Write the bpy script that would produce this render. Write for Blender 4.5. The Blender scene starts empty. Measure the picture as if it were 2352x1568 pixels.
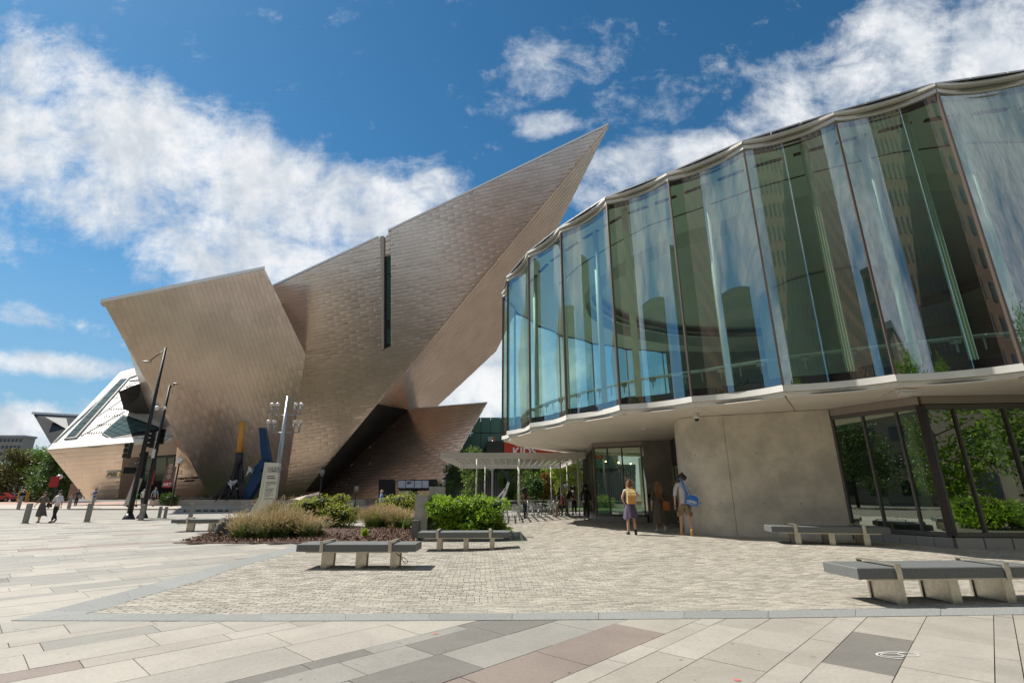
import bpy, math, random
from mathutils import Vector, Matrix
random.seed(7)
S = bpy.context.scene
COL = S.collection
R_ = math.radians
# ---------------------------------------------------------------- camera
PITCH = 17.3
cam = bpy.data.cameras.new('camera'); camo = bpy.data.objects.new('camera', cam); COL.objects.link(camo)
camo.location = (0, 0, 1.5); camo.rotation_euler = (R_(90 + PITCH), 0, 0)
cam.sensor_width = 36; cam.lens = 36 * 1130 / 2352; cam.clip_start = .1; cam.clip_end = 5000
S.camera = camo
# ---------------------------------------------------------------- light
SUN_DIR = Vector((-.75, .30, 1)).normalized()          # towards the sun
SUN_EL = math.asin(SUN_DIR.z); SUN_AZ = math.atan2(SUN_DIR.x, SUN_DIR.y)
sl = bpy.data.lights.new('sun', 'SUN'); sl.energy = 4.9; sl.angle = R_(.5); sl.color = (1, .95, .86)
so = bpy.data.objects.new('sun', sl); COL.objects.link(so)
so.rotation_euler = SUN_DIR.to_track_quat('Z', 'Y').to_euler(); so.location = (-30, 12, 60)
S.view_settings.view_transform = 'Standard'; S.view_settings.look = 'None'
S.view_settings.gamma = 1; S.view_settings.exposure = 0.43; S.view_settings.use_curve_mapping = False
S.render.engine = 'CYCLES'
S.cycles.max_bounces = 8; S.cycles.transparent_max_bounces = 16; S.cycles.caustics_reflective = False
S.cycles.caustics_refractive = False
W = bpy.data.worlds.new('World'); S.world = W; W.use_nodes = True
nt = W.node_tree; nt.nodes.clear()
class NX:
    """tiny expression helper over math nodes"""
    def __init__(s, nt): s.nt = nt
    def m(s, op, *a, clamp=False):
        n = s.nt.nodes.new('ShaderNodeMath'); n.operation = op; n.use_clamp = clamp
        for i, v in enumerate(a):
            if isinstance(v, (int, float)): n.inputs[i].default_value = v
            else: s.nt.links.new(v, n.inputs[i])
        return n.outputs[0]
    def add(s, a, b): return s.m('ADD', a, b)
    def sub(s, a, b): return s.m('SUBTRACT', a, b)
    def mul(s, a, b): return s.m('MULTIPLY', a, b)
    def div(s, a, b): return s.m('DIVIDE', a, b)
    def mx(s, a, b): return s.m('MAXIMUM', a, b)
    def smooth(s, x, lo, hi, o0=0., o1=1.):
        n = s.nt.nodes.new('ShaderNodeMapRange'); n.interpolation_type = 'SMOOTHSTEP'
        s.nt.links.new(x, n.inputs[0])
        for i, v in enumerate((lo, hi, o0, o1)): n.inputs[i + 1].default_value = v
        return n.outputs[0]
    def comb(s, x, y, z):
        n = s.nt.nodes.new('ShaderNodeCombineXYZ')
        for i, v in enumerate((x, y, z)):
            if isinstance(v, (int, float)): n.inputs[i].default_value = v
            else: s.nt.links.new(v, n.inputs[i])
        return n.outputs[0]
    def noise(s, vec, scale, detail=6, rough=.55, dist=0., out=0):
        n = s.nt.nodes.new('ShaderNodeTexNoise'); n.inputs['Scale'].default_value = scale
        n.inputs['Detail'].default_value = detail; n.inputs['Roughness'].default_value = rough
        n.inputs['Distortion'].default_value = dist
        if vec is not None: s.nt.links.new(vec, n.inputs['Vector'])
        return n.outputs[out]
    def mixc(s, f, a, b):
        n = s.nt.nodes.new('ShaderNodeMix'); n.data_type = 'RGBA'
        if isinstance(f, (int, float)): n.inputs[0].default_value = f
        else: s.nt.links.new(f, n.inputs[0])
        for v, i in ((a, 6), (b, 7)):
            if isinstance(v, (tuple, list)): n.inputs[i].default_value = (*v[:3], 1)
            else: s.nt.links.new(v, n.inputs[i])
        return n.outputs[2]
def build_world():
    X = NX(nt); L = nt.links.new
    sky = nt.nodes.new('ShaderNodeTexSky'); sky.sky_type = 'NISHITA'; sky.sun_disc = False
    sky.sun_elevation = SUN_EL; sky.sun_rotation = SUN_AZ; sky.altitude = 1600; sky.air_density = 1.0
    sky.dust_density = .6; sky.ozone_density = 2.5
    hs = nt.nodes.new('ShaderNodeHueSaturation'); hs.inputs['Saturation'].default_value = 1.14
    hs.inputs['Value'].default_value = SKYV; tint = X.mixc(.0, (.80, 1.05, 1.0), (1, 1, 1)); mu = nt.nodes.new('ShaderNodeVectorMath'); mu.operation = 'MULTIPLY'; L(sky.outputs[0], mu.inputs[0]); mu.inputs[1].default_value = (.76, 1.03, 1.02); L(mu.outputs[0], hs.inputs['Color'])
    tc = nt.nodes.new('ShaderNodeTexCoord')
    sp = nt.nodes.new('ShaderNodeSeparateXYZ'); L(tc.outputs['Generated'], sp.inputs[0])
    x, y, z = sp.outputs
    skyc = X.mixc(X.smooth(z, .0, .50, .80, 0), hs.outputs[0], (2.1, 3.35, 4.5))
    s_, c_ = math.sin(R_(17.3)), math.cos(R_(17.3))     # a plane tangent to the dome, 17 degrees up
    w = X.add(X.mul(y, c_), X.mul(z, s_)); h = X.sub(X.mul(z, c_), X.mul(y, s_))
    wp = X.mx(w, .12); u = X.div(x, wp); v = X.div(h, wp)
    uv = X.comb(u, v, 0)
    warp = X.noise(uv, 3.0, 3, .5, 0, 1)
    sc = nt.nodes.new('ShaderNodeVectorMath'); sc.operation = 'MULTIPLY_ADD'
    L(warp, sc.inputs[0]); sc.inputs[1].default_value = (.10, .10, 0); L(uv, sc.inputs[2])
    n1 = X.noise(sc.outputs[0], 9.0, 12, .68, .1)
    mp = nt.nodes.new('ShaderNodeMapping'); L(sc.outputs[0], mp.inputs[0]); mp.inputs['Rotation'].default_value = (0, 0, R_(12))
    mp.inputs['Scale'].default_value = (5, 10, 1)
    n2 = X.noise(mp.outputs[0], 1.9, 10, .64, .3)
    n = X.add(X.mul(n1, .58), X.mul(n2, .42))
    # cloud fields: px centre, px radii, tilt (deg), strength
    F = [(150, 190, 210, 120, -18, .9), (60, 330, 260, 160, 0, 1.0), (330, 330, 330, 170, -22, 1.15), (600, 430, 330, 150, -22, 1.1), (840, 480, 260, 110, -18, 1.1),
         (560, 590, 330, 120, -12, 1.05), (230, 470, 330, 110, -16, .85), (900, 560, 200, 90, -10, .9), (1000, 430, 90, 70, 0, .8), (120, 840, 260, 34, -4, .85), (60, 980, 300, 70, 0, 1.0),
         (1260, 160, 210, 95, 18, .48), (1250, 285, 95, 40, 10, .75), (1450, 380, 120, 75, 15, 1.05), (1620, 350, 130, 60, 10, 1.0), (1400, 440, 90, 90, 0, .75),
         (1800, 260, 170, 100, 30, .85), (2050, 130, 300, 150, 28, .95), (2330, 110, 260, 200, 0, 1.05), (1080, 850, 300, 180, 0, 1.25), (1500, 1050, 900, 120, 0, .9),
         (90, 730, 300, 30, -14, .45), (1650, 200, 500, 90, 8, .28), (20, 560, 120, 60, 0, .3)]
    tot = None
    for px, py, rx, ry, t, st in F:
        cu = (px - 1176) / 1130; cv = (784 - py) / 1130; rx /= 1130; ry /= 1130
        ct, s2 = math.cos(R_(t)), math.sin(R_(t))
        du = X.sub(u, cu); dv = X.sub(v, cv)
        a = X.mul(X.add(X.mul(du, ct), X.mul(dv, s2)), 1 / rx)
        b = X.mul(X.sub(X.mul(dv, ct), X.mul(du, s2)), 1 / ry)
        r = X.m('SQRT', X.add(X.mul(a, a), X.mul(b, b)))
        g = X.mul(X.smooth(r, .25, 1.45, 1, 0), st)
        tot = g if tot is None else X.mx(tot, g)
    front = X.smooth(w, .15, .35)
    # elsewhere on the dome: the same broken cloud cover
    tcv = tc.outputs['Generated']
    gen = X.smooth(X.noise(tcv, 1.6, 4, .5), .36, .56, .3, 1.0)
    tot = X.add(X.mul(tot, front), X.mul(gen, X.sub(1, front)))
    n3 = X.noise(tcv, 4.5, 9, .6, .3)
    nn = X.add(X.mul(n, front), X.mul(n3, X.sub(1, front)))
    dens = X.smooth(X.add(X.mul(tot, .62), X.mul(X.sub(nn, .5), 2.0)), .12, .80)
    shade = X.smooth(X.noise(sc.outputs[0], 7.5, 6, .6), .35, .65)
    base = X.mixc(shade, (4.6, 5.0, 5.5), (7.0, 7.1, 7.2))
    dens = X.m('POWER', dens, .85)
    col = X.mixc(dens, skyc, base)
    bg = nt.nodes.new('ShaderNodeBackground'); bg.inputs['Strength'].default_value = .1
    out = nt.nodes.new('ShaderNodeOutputWorld'); L(col, bg.inputs[0]); L(bg.outputs[0], out.inputs[0])
SKYV = .88
build_world()

# ---------------------------------------------------------------- survey helpers: sight line -> metres
sP, cP = math.sin(R_(PITCH)), math.cos(R_(PITCH))
def ray(px, py):
    u = (px - 1176) / 1130; v = (784 - py) / 1130
    return Vector((u, cP - v * sP, sP + v * cP))
EYE = Vector((0, 0, 1.5))
def PZ(px, py, z): d = ray(px, py); return EYE + d * ((z - 1.5) / d.z)
def PY(px, py, Y): d = ray(px, py); return EYE + d * (Y / d.y)
def sm(t): t = max(0., min(1., t)); return t * t * (3 - 2 * t)
def gz(x, y): return .28 * sm((y - 8.5) / 5.5) * sm((x + 1.5) / 5) + .35 * sm((y - 40) / 12)
def G(px, py):
    z = 0.
    for _ in range(50): p = PZ(px, py, z); z = .7 * z + .3 * gz(p.x, p.y)
    return Vector((p.x, p.y, gz(p.x, p.y)))
def plane(a, b, c):
    n = (b - a).cross(c - a).normalized()
    if n.y > 0: n = -n
    return n, n.dot(a)
def hit(px, py, pl): d = ray(px, py); n, k = pl; return EYE + d * ((k - n.dot(EYE)) / n.dot(d))

# ---------------------------------------------------------------- materials
MATS = {}
def mat(name, col, rough=.6, metal=0., var=0., nscale=6., namt=0., bump=0., bscale=None, col2=None, spec=.5, emit=None, ndist=0., ndetail=6, coat=0.):
    """procedural material: base colour with noise (towards col2), per-piece variation and fine bump"""
    if name in MATS: return MATS[name]
    m = bpy.data.materials.new(name); m.use_nodes = True; t = m.node_tree; X = NX(t); L = t.links.new
    b = t.nodes['Principled BSDF']; b.inputs['Roughness'].default_value = rough; b.inputs['Metallic'].default_value = metal
    b.inputs['Specular IOR Level'].default_value = spec
    if coat: b.inputs['Coat Weight'].default_value = coat; b.inputs['Coat Roughness'].default_value = .05
    tc = t.nodes.new('ShaderNodeTexCoord'); geo = t.nodes.new('ShaderNodeNewGeometry')
    vec = geo.outputs['Position']
    c = None
    if namt or col2:
        f = X.noise(vec, nscale, ndetail, .6, ndist)
        f = X.smooth(f, .32, .68)
        c2 = col2 if col2 else tuple(v * (1 - namt) for v in col)
        c = X.mixc(f, col, c2)
    if var:
        oi = t.nodes.new('ShaderNodeObjectInfo')
        r = X.m('FRACT', X.add(oi.outputs['Random'], geo.outputs['Random Per Island']))
        hs = t.nodes.new('ShaderNodeHueSaturation')
        L(X.add(1 - var, X.mul(r, 2 * var)), hs.inputs['Value'])
        if c is None: hs.inputs['Color'].default_value = (*col, 1)
        else: L(c, hs.inputs['Color'])
        c = hs.outputs[0]
    if c is None: b.inputs['Base Color'].default_value = (*col, 1)
    else: L(c, b.inputs['Base Color'])
    if bump:
        bn = t.nodes.new('ShaderNodeBump'); bn.inputs['Strength'].default_value = bump; bn.inputs['Distance'].default_value = .02
        L(X.noise(vec, bscale or nscale * 4, 5, .6), bn.inputs['Height']); L(bn.outputs[0], b.inputs['Normal'])
    if emit:
        b.inputs['Emission Color'].default_value = (*emit[:3], 1); b.inputs['Emission Strength'].default_value = emit[3]
    MATS[name] = m; return m
def glass_mat(name, tint, refl=.12, rough=.0, power=1., rtint=(1, 1, 1)):
    """tinted see-through pane with a coated, mirror-like surface"""
    m = bpy.data.materials.new(name); m.use_nodes = True; t = m.node_tree; X = NX(t); L = t.links.new; t.nodes.clear()
    tr = t.nodes.new('ShaderNodeBsdfTransparent'); tr.inputs[0].default_value = (*tint, 1)
    gl = t.nodes.new('ShaderNodeBsdfGlossy'); gl.inputs['Roughness'].default_value = rough; gl.inputs[0].default_value = (*rtint, 1)
    fr = t.nodes.new('ShaderNodeLayerWeight'); fr.inputs[0].default_value = .35
    f = X.m('ADD', refl, X.mul(X.m('POWER', fr.outputs['Facing'], 3.), power), clamp=True)
    mx = t.nodes.new('ShaderNodeMixShader'); L(f, mx.inputs[0]); L(tr.outputs[0], mx.inputs[1]); L(gl.outputs[0], mx.inputs[2])
    o = t.nodes.new('ShaderNodeOutputMaterial'); L(mx.outputs[0], o.inputs[0]); MATS[name] = m; return m

# ---------------------------------------------------------------- mesh builder
class MB:
    def __init__(s): s.v = []; s.f = []; s.sm = []
    def poly(s, pts, smooth=False):
        i = len(s.v); s.v += [tuple(p) for p in pts]; s.f.append(tuple(range(i, i + len(pts)))); s.sm.append(smooth); return s
    def box(s, c, size, rz=0., M=None):
        x, y, z = (a / 2 for a in size); i = len(s.v)
        if M is None: M = Matrix.Translation(c) @ Matrix.Rotation(rz, 4, 'Z')
        for dx, dy, dz in ((-x, -y, -z), (x, -y, -z), (x, y, -z), (-x, y, -z), (-x, -y, z), (x, -y, z), (x, y, z), (-x, y, z)):
            s.v.append(tuple(M @ Vector((dx, dy, dz))))
        for f in ((0, 3, 2, 1), (4, 5, 6, 7), (0, 1, 5, 4), (1, 2, 6, 5), (2, 3, 7, 6), (3, 0, 4, 7)):
            s.f.append(tuple(i + k for k in f)); s.sm.append(False)
        return s
    def bar(s, a, b, w, h=None, up=Vector((0, 0, 1))):
        """box beam from a to b, w wide and h deep"""
        a, b = Vector(a), Vector(b); d = (b - a); l = d.length; d.normalize()
        if abs(d.dot(up)) > .98: up = Vector((0, 1, 0))
        x = d.cross(up).normalized(); y = x.cross(d).normalized()
        M = Matrix((( d.x, x.x, y.x, (a.x + b.x) / 2), (d.y, x.y, y.y, (a.y + b.y) / 2), (d.z, x.z, y.z, (a.z + b.z) / 2), (0, 0, 0, 1)))
        return s.box(None, (l, w, h or w), M=M)
    def prism(s, pts, vec, smooth=False):
        """polygon swept along vec, closed"""
        n = len(pts); i = len(s.v); vec = Vector(vec)
        s.v += [tuple(p) for p in pts] + [tuple(Vector(p) + vec) for p in pts]
        s.f += [tuple(range(i, i + n)), tuple(range(i + 2 * n - 1, i + n - 1, -1))]; s.sm += [False, False]
        for k in range(n):
            k2 = (k + 1) % n; s.f.append((i + k, i + k + n, i + k2 + n, i + k2)); s.sm.append(smooth)
        return s
    def tube(s, pts, rads, n=10, cap=True, smooth=True):
        pts = [Vector(p) for p in pts]
        if isinstance(rads, (int, float)): rads = [rads] * len(pts)
        i0 = len(s.v); ref = None
        for k, p in enumerate(pts):
            d = (pts[min(k + 1, len(pts) - 1)] - pts[max(k - 1, 0)]).normalized()
            if ref is None: ref = Vector((1, 0, 0)) if abs(d.x) < .9 else Vector((0, 1, 0))
            x = (ref - d * ref.dot(d)).normalized(); y = d.cross(x); ref = x
            for j in range(n):
                a = 2 * math.pi * j / n; s.v.append(tuple(p + (x * math.cos(a) + y * math.sin(a)) * rads[k]))
        for k in range(len(pts) - 1):
            for j in range(n):
                a = i0 + k * n + j; b = i0 + k * n + (j + 1) % n
                s.f.append((a, b, b + n, a + n)); s.sm.append(smooth)
        if cap:
            s.f.append(tuple(i0 + j for j in reversed(range(n)))); s.sm.append(False)
            e = i0 + (len(pts) - 1) * n; s.f.append(tuple(e + j for j in range(n))); s.sm.append(False)
        return s
    def ball(s, c, r, n=10, m=6, noise=0.):
        if isinstance(r, (int, float)): r = (r, r, r)
        i0 = len(s.v); rr = random.Random(int(c[0] * 97 + c[1] * 31 + c[2] * 7))
        for a in range(m + 1):
            th = math.pi * a / m
            for b in range(n):
                ph = 2 * math.pi * b / n; q = 1 + noise * (rr.random() - .5)
                s.v.append((c[0] + r[0] * math.sin(th) * math.cos(ph) * q, c[1] + r[1] * math.sin(th) * math.sin(ph) * q, c[2] + r[2] * math.cos(th) * q))
        for a in range(m):
            for b in range(n):
                p = i0 + a * n + b; q = i0 + a * n + (b + 1) % n
                s.f.append((p, p + n, q + n, q)); s.sm.append(True)
        return s
    def mesh(s, name, m):
        me = bpy.data.meshes.new(name); me.from_pydata(s.v, [], s.f)
        if any(s.sm): me.polygons.foreach_set('use_smooth', s.sm)
        if m: me.materials.append(m)
        me.update(); return me
    def build(s, name, m, parent=None, label=None, cat=None, group=None, kind=None, world=False, loc=None):
        if world and parent is not None:
            o = parent; off = Vector((0, 0, 0))
            while o is not None: off += o.location; o = o.parent
            s.v = [tuple(Vector(p) - off) for p in s.v]
        ob = bpy.data.objects.new(name, s.mesh(name, m)); COL.objects.link(ob)
        if parent is not None: ob.parent = parent
        if loc is not None: ob.location = loc
        tag(ob, label, cat, group, kind); return ob
def tag(o, label=None, cat=None, group=None, kind=None):
    if label: o['label'] = label
    if cat: o['category'] = cat
    if group: o['group'] = group
    if kind: o['kind'] = kind
def thing(name, label, cat, loc=(0, 0, 0), rz=0., group=None):
    o = bpy.data.objects.new(name, None); COL.objects.link(o); o.location = loc; o.rotation_euler = (0, 0, rz)
    o.empty_display_size = .2; tag(o, label, cat, group); return o
def copy_tree(o, parent=None):
    c = o.copy(); COL.objects.link(c); c.parent = parent
    for ch in list(o.children): copy_tree(ch, c)
    return c
def text(body, size, m, parent, M, name='lettering', extrude=.01, align='LEFT', world=True, bold=0.):
    cu = bpy.data.curves.new(name, 'FONT'); cu.body = body; cu.size = size; cu.extrude = extrude; cu.align_x = align; cu.offset = bold
    cu.space_line = .9
    cu.materials.append(m); o = bpy.data.objects.new(name, cu); COL.objects.link(o); o.parent = parent
    if world and parent is not None: M = Matrix.Translation(-Vector(parent.location)) @ M
    dg = bpy.context.evaluated_depsgraph_get(); dg.update(); me = bpy.data.meshes.new_from_object(o.evaluated_get(dg))
    bpy.data.objects.remove(o); me.name = name; me.materials.clear(); me.materials.append(m); me.transform(M)
    o = bpy.data.objects.new(name, me); COL.objects.link(o); o.parent = parent; return o
def frame(origin, xdir, ydir):
    x = Vector(xdir).normalized(); y = Vector(ydir); y = (y - x * y.dot(x)).normalized(); z = x.cross(y)
    return Matrix(((x.x, y.x, z.x, origin[0]), (x.y, y.y, z.y, origin[1]), (x.z, y.z, z.z, origin[2]), (0, 0, 0, 1)))
def clip(poly, a, b, c):
    """keep the side a*x+b*y<=c of a 2-D polygon"""
    out = []
    for i, p in enumerate(poly):
        q = poly[(i + 1) % len(poly)]; dp = a * p[0] + b * p[1] - c; dq = a * q[0] + b * q[1] - c
        if dp <= 0: out.append(p)
        if (dp < 0 < dq) or (dq < 0 < dp): t = dp / (dp - dq); out.append((p[0] + (q[0] - p[0]) * t, p[1] + (q[1] - p[1]) * t))
    return out
def area2(p): return .5 * sum(p[i][0] * p[(i + 1) % len(p)][1] - p[(i + 1) % len(p)][0] * p[i][1] for i in range(len(p)))
def clip_convex(poly, cl):
    if area2(cl) < 0: cl = cl[::-1]
    for i, p in enumerate(cl):
        q = cl[(i + 1) % len(cl)]; a = q[1] - p[1]; b = -(q[0] - p[0]); c = a * p[0] + b * p[1]
        poly = clip(poly, a, b, c)
        if len(poly) < 3: return []
    return poly
def inside(x, y, P):
    r = False; j = len(P) - 1
    for i in range(len(P)):
        xi, yi = P[i][0], P[i][1]; xj, yj = P[j][0], P[j][1]
        if (yi > y) != (yj > y) and x < (xj - xi) * (y - yi) / (yj - yi) + xi: r = not r
        j = i
    return r

# palette
M_TI = mat('titanium', (.80, .635, .515), .28, .97, var=.015, nscale=.35, namt=.12, bump=.12, bscale=1.6)
M_TIB = mat('titanium_backing', (.50, .39, .31), .45, .9)
M_COPING = mat('coping_metal', (.78, .77, .75), .5, .3)
M_DARK = mat('dark_metal', (.018, .018, .02), .45, .6)
M_BLACK = mat('black_void', (.01, .01, .011), .8)
M_CONC = mat('concrete_wall', (.74, .67, .565), .8, nscale=1.3, col2=(.52, .48, .41), bump=.35, bscale=14, ndist=.25, ndetail=14)
M_CONCL = mat('pale_concrete', (.42, .40, .36), .8, nscale=2.5, namt=.25, bump=.2, bscale=30)
M_SOFFIT = mat('soffit_panel', (.80, .74, .65), .55, .1, var=.02, nscale=.8, namt=.06)
M_FASCIA = mat('fascia_metal', (.80, .78, .73), .45, .0, nscale=3, namt=.06)
M_STEEL = mat('brushed_steel', (.66, .60, .50), .38, .85, nscale=14, namt=.18, bump=.1, bscale=60)
M_GRAN = mat('speckled_granite', (.07, .075, .075), .62, nscale=150, col2=(.20, .205, .20), bump=.15, bscale=90, ndetail=2)
M_GBAND = mat('granite_band', (.19, .195, .19), .75, var=.08, nscale=60, col2=(.29, .29, .275), bump=.15, bscale=80, ndetail=3)
M_WHITE = mat('white_paint', (.75, .74, .71), .5)
M_BEAM = mat('canopy_paint', (.56, .53, .48), .5)
M_SKIN = mat('skin', (.55, .33, .235), .5, nscale=12, namt=.08)
M_SKIN_D = mat('deep_skin', (.20, .11, .075), .5)
M_GREY = mat('grey_paint', (.28, .28, .28), .45, .3)
M_FRAME = mat('window_frame', (.13, .12, .115), .45, .5)
M_LENS = mat('lamp_glass', (.72, .66, .62), .2, .3)
M_GLASS_UP = glass_mat('coated_blue_green_glass', (.70, .89, .82), .24, 0., .8, (.88, .97, 1.0))
M_GLASS_LO = glass_mat('green_tinted_glass', (.50, .64, .50), .34, 0., .7, (.88, .98, .84))
M_GLASS_SKY = mat('skylight_glass', (.10, .17, .17), .12, .35, var=.12)
# ================================================================ GROUND
def ground_sheet():
    b = MB()
    xs = [-700, -300, -150, -80] + [-60 + 2 * i for i in range(27)] + [-6 + .5 * i for i in range(53)] + [24, 40, 80, 200, 600]
    ys = [-400, -150, -60, -20, -6, 0, 4] + [8 + .5 * i for i in range(15)] + [17, 20, 25, 32, 38] + [40 + i for i in range(13)] + [60, 80, 120, 250, 700, 1600]
    idx = {}
    for i, x in enumerate(xs):
        for j, y in enumerate(ys): idx[i, j] = len(b.v); b.v.append((x, y, gz(x, y) - .022))
    for i in range(len(xs) - 1):
        for j in range(len(ys) - 1): b.f.append((idx[i, j], idx[i + 1, j], idx[i + 1, j + 1], idx[i, j + 1])); b.sm.append(True)
    b.build('ground', mat('joint_sand', (.15, .135, .115), .9, nscale=3, namt=.3), kind='structure')
ground_sheet()
def sheet(pts, off, name, m, n=1, kind='structure', parent=None):
    """flat sheet over a convex quad, following the ground"""
    b = MB(); N = n
    A, B, C, D = [Vector(p[:2]) for p in pts]
    for i in range(N + 1):
        for j in range(N + 1):
            u, v = i / N, j / N; p = (A * (1 - u) + B * u) * (1 - v) + (D * (1 - u) + C * u) * v
            b.v.append((p.x, p.y, gz(p.x, p.y) + off))
    for i in range(N):
        for j in range(N): a = i * (N + 1) + j; b.f.append((a, a + N + 1, a + N + 2, a + 1)); b.sm.append(True)
    return b.build(name, m, parent, kind=kind if parent is None else None)
def P2(px, py): p = G(px, py); return (p.x, p.y)

BRICK = [P2(195, 1409), P2(600, 1410), P2(1176, 1408), P2(1764, 1402), P2(2352, 1392), (20, 8.9), (20, 31), (-1.4, 31), (-2.6, 20), (-3.0, 17.3), P2(700, 1249), P2(685, 1264), P2(530, 1307), P2(465, 1332), P2(290, 1382)]
LEFT_OUT = [P2(25, 1425), P2(185, 1384), P2(290, 1357), P2(390, 1329), P2(525, 1292), P2(680, 1253)]
LEFT_IN = [P2(195, 1409), P2(235, 1400), P2(300, 1379), P2(465, 1332), P2(530, 1307), P2(698, 1262)]
BOT_UP = [P2(195, 1409), P2(600, 1410), P2(1176, 1408), P2(1764, 1402), P2(2352, 1392), P2(2700, 1386)]
BOT_LO = [P2(25, 1425), P2(600, 1426), P2(1176, 1424), P2(1764, 1419), P2(2352, 1411), P2(2700, 1404)]
BUILD = [(5.7, 17.4), (5.75, 16.7), (7.5, 15.9), (9.6, 14.95), (10.85, 12.95), (20, 12.5), (20, 32), (4.2, 32), (4.2, 25.2), (7.5, 24.2)]
BED1 = [P2(412, 1248), P2(958, 1248), P2(958, 1216), P2(740, 1216), P2(640, 1205), P2(520, 1216)]
BED2 = [P2(620, 1196), P2(960, 1194), P2(1010, 1178), P2(1010, 1168), P2(640, 1172)]

plaza = thing('plaza', None, None); plaza['kind'] = 'structure'
SLABC = {'slab_pale': (.38, .35, .30), 'slab_beige': (.345, .315, .265), 'slab_grey': (.285, .27, .24), 'slab_mid': (.325, .30, .26),
         'slab_dark': (.185, .17, .15), 'slab_rose': (.25, .20, .17), 'slab_brown': (.19, .15, .13)}
SM_ = {k: mat(k, c, .72, var=.05, nscale=26, namt=.13, bump=.2, bscale=110) for k, c in SLABC.items()}
def mottle(m, amt, sp_=.22):
    """broad worn patches on top of a pavement material"""
    t = m.node_tree; X = NX(t); b = t.nodes['Principled BSDF']; src = b.inputs['Base Color'].links[0].from_socket
    geo = t.nodes.new('ShaderNodeNewGeometry'); f = X.smooth(X.noise(geo.outputs['Position'], 1.1, 8, .65, .5), .3, .75)
    hs = t.nodes.new('ShaderNodeHueSaturation'); t.links.new(src, hs.inputs['Color'])
    spot = X.mul(X.smooth(X.noise(geo.outputs['Position'], 7., 4, .55), .66, .72), sp_); gum = X.mul(X.smooth(X.noise(geo.outputs['Position'], 17., 1, .3), .76, .78), .45)
    t.links.new(X.sub(X.sub(1 + amt * .4, X.mul(f, amt)), X.add(spot, gum)), hs.inputs['Value']); t.links.new(hs.outputs[0], b.inputs['Base Color'])
for k in SM_: mottle(SM_[k], .22)
def slabs():
    """stone slabs in strips that run 43 degrees off the view axis"""
    d = Vector((.973, 1.047)).normalized(); q = Vector((d.y, -d.x))   # along, across (towards right)
    rnd = random.Random(21); pieces = []
    s = -62.
    widths = [.62, .62, .24, .42, .62, .30, .62, .62, .20, .52]
    wi = 0
    def strip_kind(sc):
        if -5.0 < sc < -3.75: return ['slab_dark', 'slab_dark', 'slab_dark', 'slab_grey', 'slab_dark', 'slab_mid']
        if sc > -3.75: return ['slab_pale', 'slab_beige', 'slab_pale', 'slab_beige', 'slab_beige', 'slab_pale', 'slab_mid']
        k = math.sin(sc * 1.33 + .6) + .55 * math.sin(sc * 3.1)
        if k > 1.05: return ['slab_grey', 'slab_grey', 'slab_dark', 'slab_mid']
        if k < -1.15: return ['slab_rose', 'slab_rose', 'slab_beige', 'slab_pale']
        return ['slab_pale', 'slab_pale', 'slab_mid', 'slab_beige', 'slab_pale', 'slab_mid', 'slab_grey']
    while s < 13:
        w = widths[wi % len(widths)] * (.9 + .2 * rnd.random()); wi += 1
        sc = s + w / 2 ; t = -30. + rnd.random()
        ks = strip_kind(sc); 
        while t < 62:
            l = rnd.choice([.75, 1.0, 1.25, 1.5]) * (1 if w > .3 else .85)
            cxy = d * (t + l / 2) + q * sc
            x, y = cxy; kind = rnd.choice(ks)
            if -3.75 < sc < -2.95 and t < 4.9: kind = 'slab_brown' if t > 3.6 and sc > -3.3 else 'slab_rose'
            if -1.6 < sc < -1.1 and 4.6 < t < 5.9: kind = 'slab_dark'
            if 3.0 < y < 37 and -46 < x < 13 and abs(x) < y * 1.15 + 2.5:
                if not (inside(x, y, BRICK) and y > 8.3 and inside(x, y - .8, BRICK) and inside(x + .8, y, BRICK) and inside(x - .9, y, BRICK)) and not inside(x, y, BED1):
                    pieces.append((y, x, t, l, s, w, kind))
            t += l
        s += w
    # nearest pieces are separate, the far ones joined per stone
    def size(p): return p[3] * p[5] / max(p[0], 1) ** 3
    pieces.sort(key=size, reverse=True)
    far = {}
    for i, (y, x, t, l, s0, w, kind) in enumerate(pieces):
        g = .004; top = rnd.uniform(-.0015, .0015)
        if .5 < s0: top -= 0
        c = [d * (t + g) + q * (s0 + g), d * (t + l - g) + q * (s0 + g), d * (t + l - g) + q * (s0 + w - g), d * (t + g) + q * (s0 + w - g)]
        c = [(p.x, p.y) for p in c]
        if area2(c) < 0: c = c[::-1]
        b = MB() if i < 300 else far.setdefault(kind, MB())
        up = [(p[0], p[1], gz(*p) + top) for p in c]; b.poly(up)
        if i < 500:
            lo = [(p[0], p[1], gz(*p) - .03) for p in c]
            for k in range(4): b.poly([lo[k], lo[(k + 1) % 4], up[(k + 1) % 4], up[k]])
        if i < 300: b.build('slab', SM_[kind], plaza)
    for k, b in far.items(): b.build('slab_field', SM_[k], plaza, kind='stuff')
slabs()
def bands():
    for up, lo, n in ((BOT_UP, BOT_LO, 3), (LEFT_IN, LEFT_OUT, 2)):
        for i in range(len(up) - 1):
            for k in range(n):
                u0, u1 = k / n, (k + 1) / n
                L = lambda A, B, t: (A[0] + (B[0] - A[0]) * t, A[1] + (B[1] - A[1]) * t)
                c = [L(lo[i], lo[i + 1], u0 + .002), L(lo[i], lo[i + 1], u1), L(up[i], up[i + 1], u1), L(up[i], up[i + 1], u0 + .002)]
                if area2(c) < 0: c = c[::-1]
                b = MB(); t_ = [(p[0], p[1], gz(*p) + .006) for p in c]; b.poly(t_)
                l_ = [(p[0], p[1], gz(*p) - .03) for p in c]
                for j in range(4): b.poly([l_[j], l_[(j + 1) % 4], t_[(j + 1) % 4], t_[j]])
                b.build('granite_strip', M_GBAND, plaza)
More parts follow.
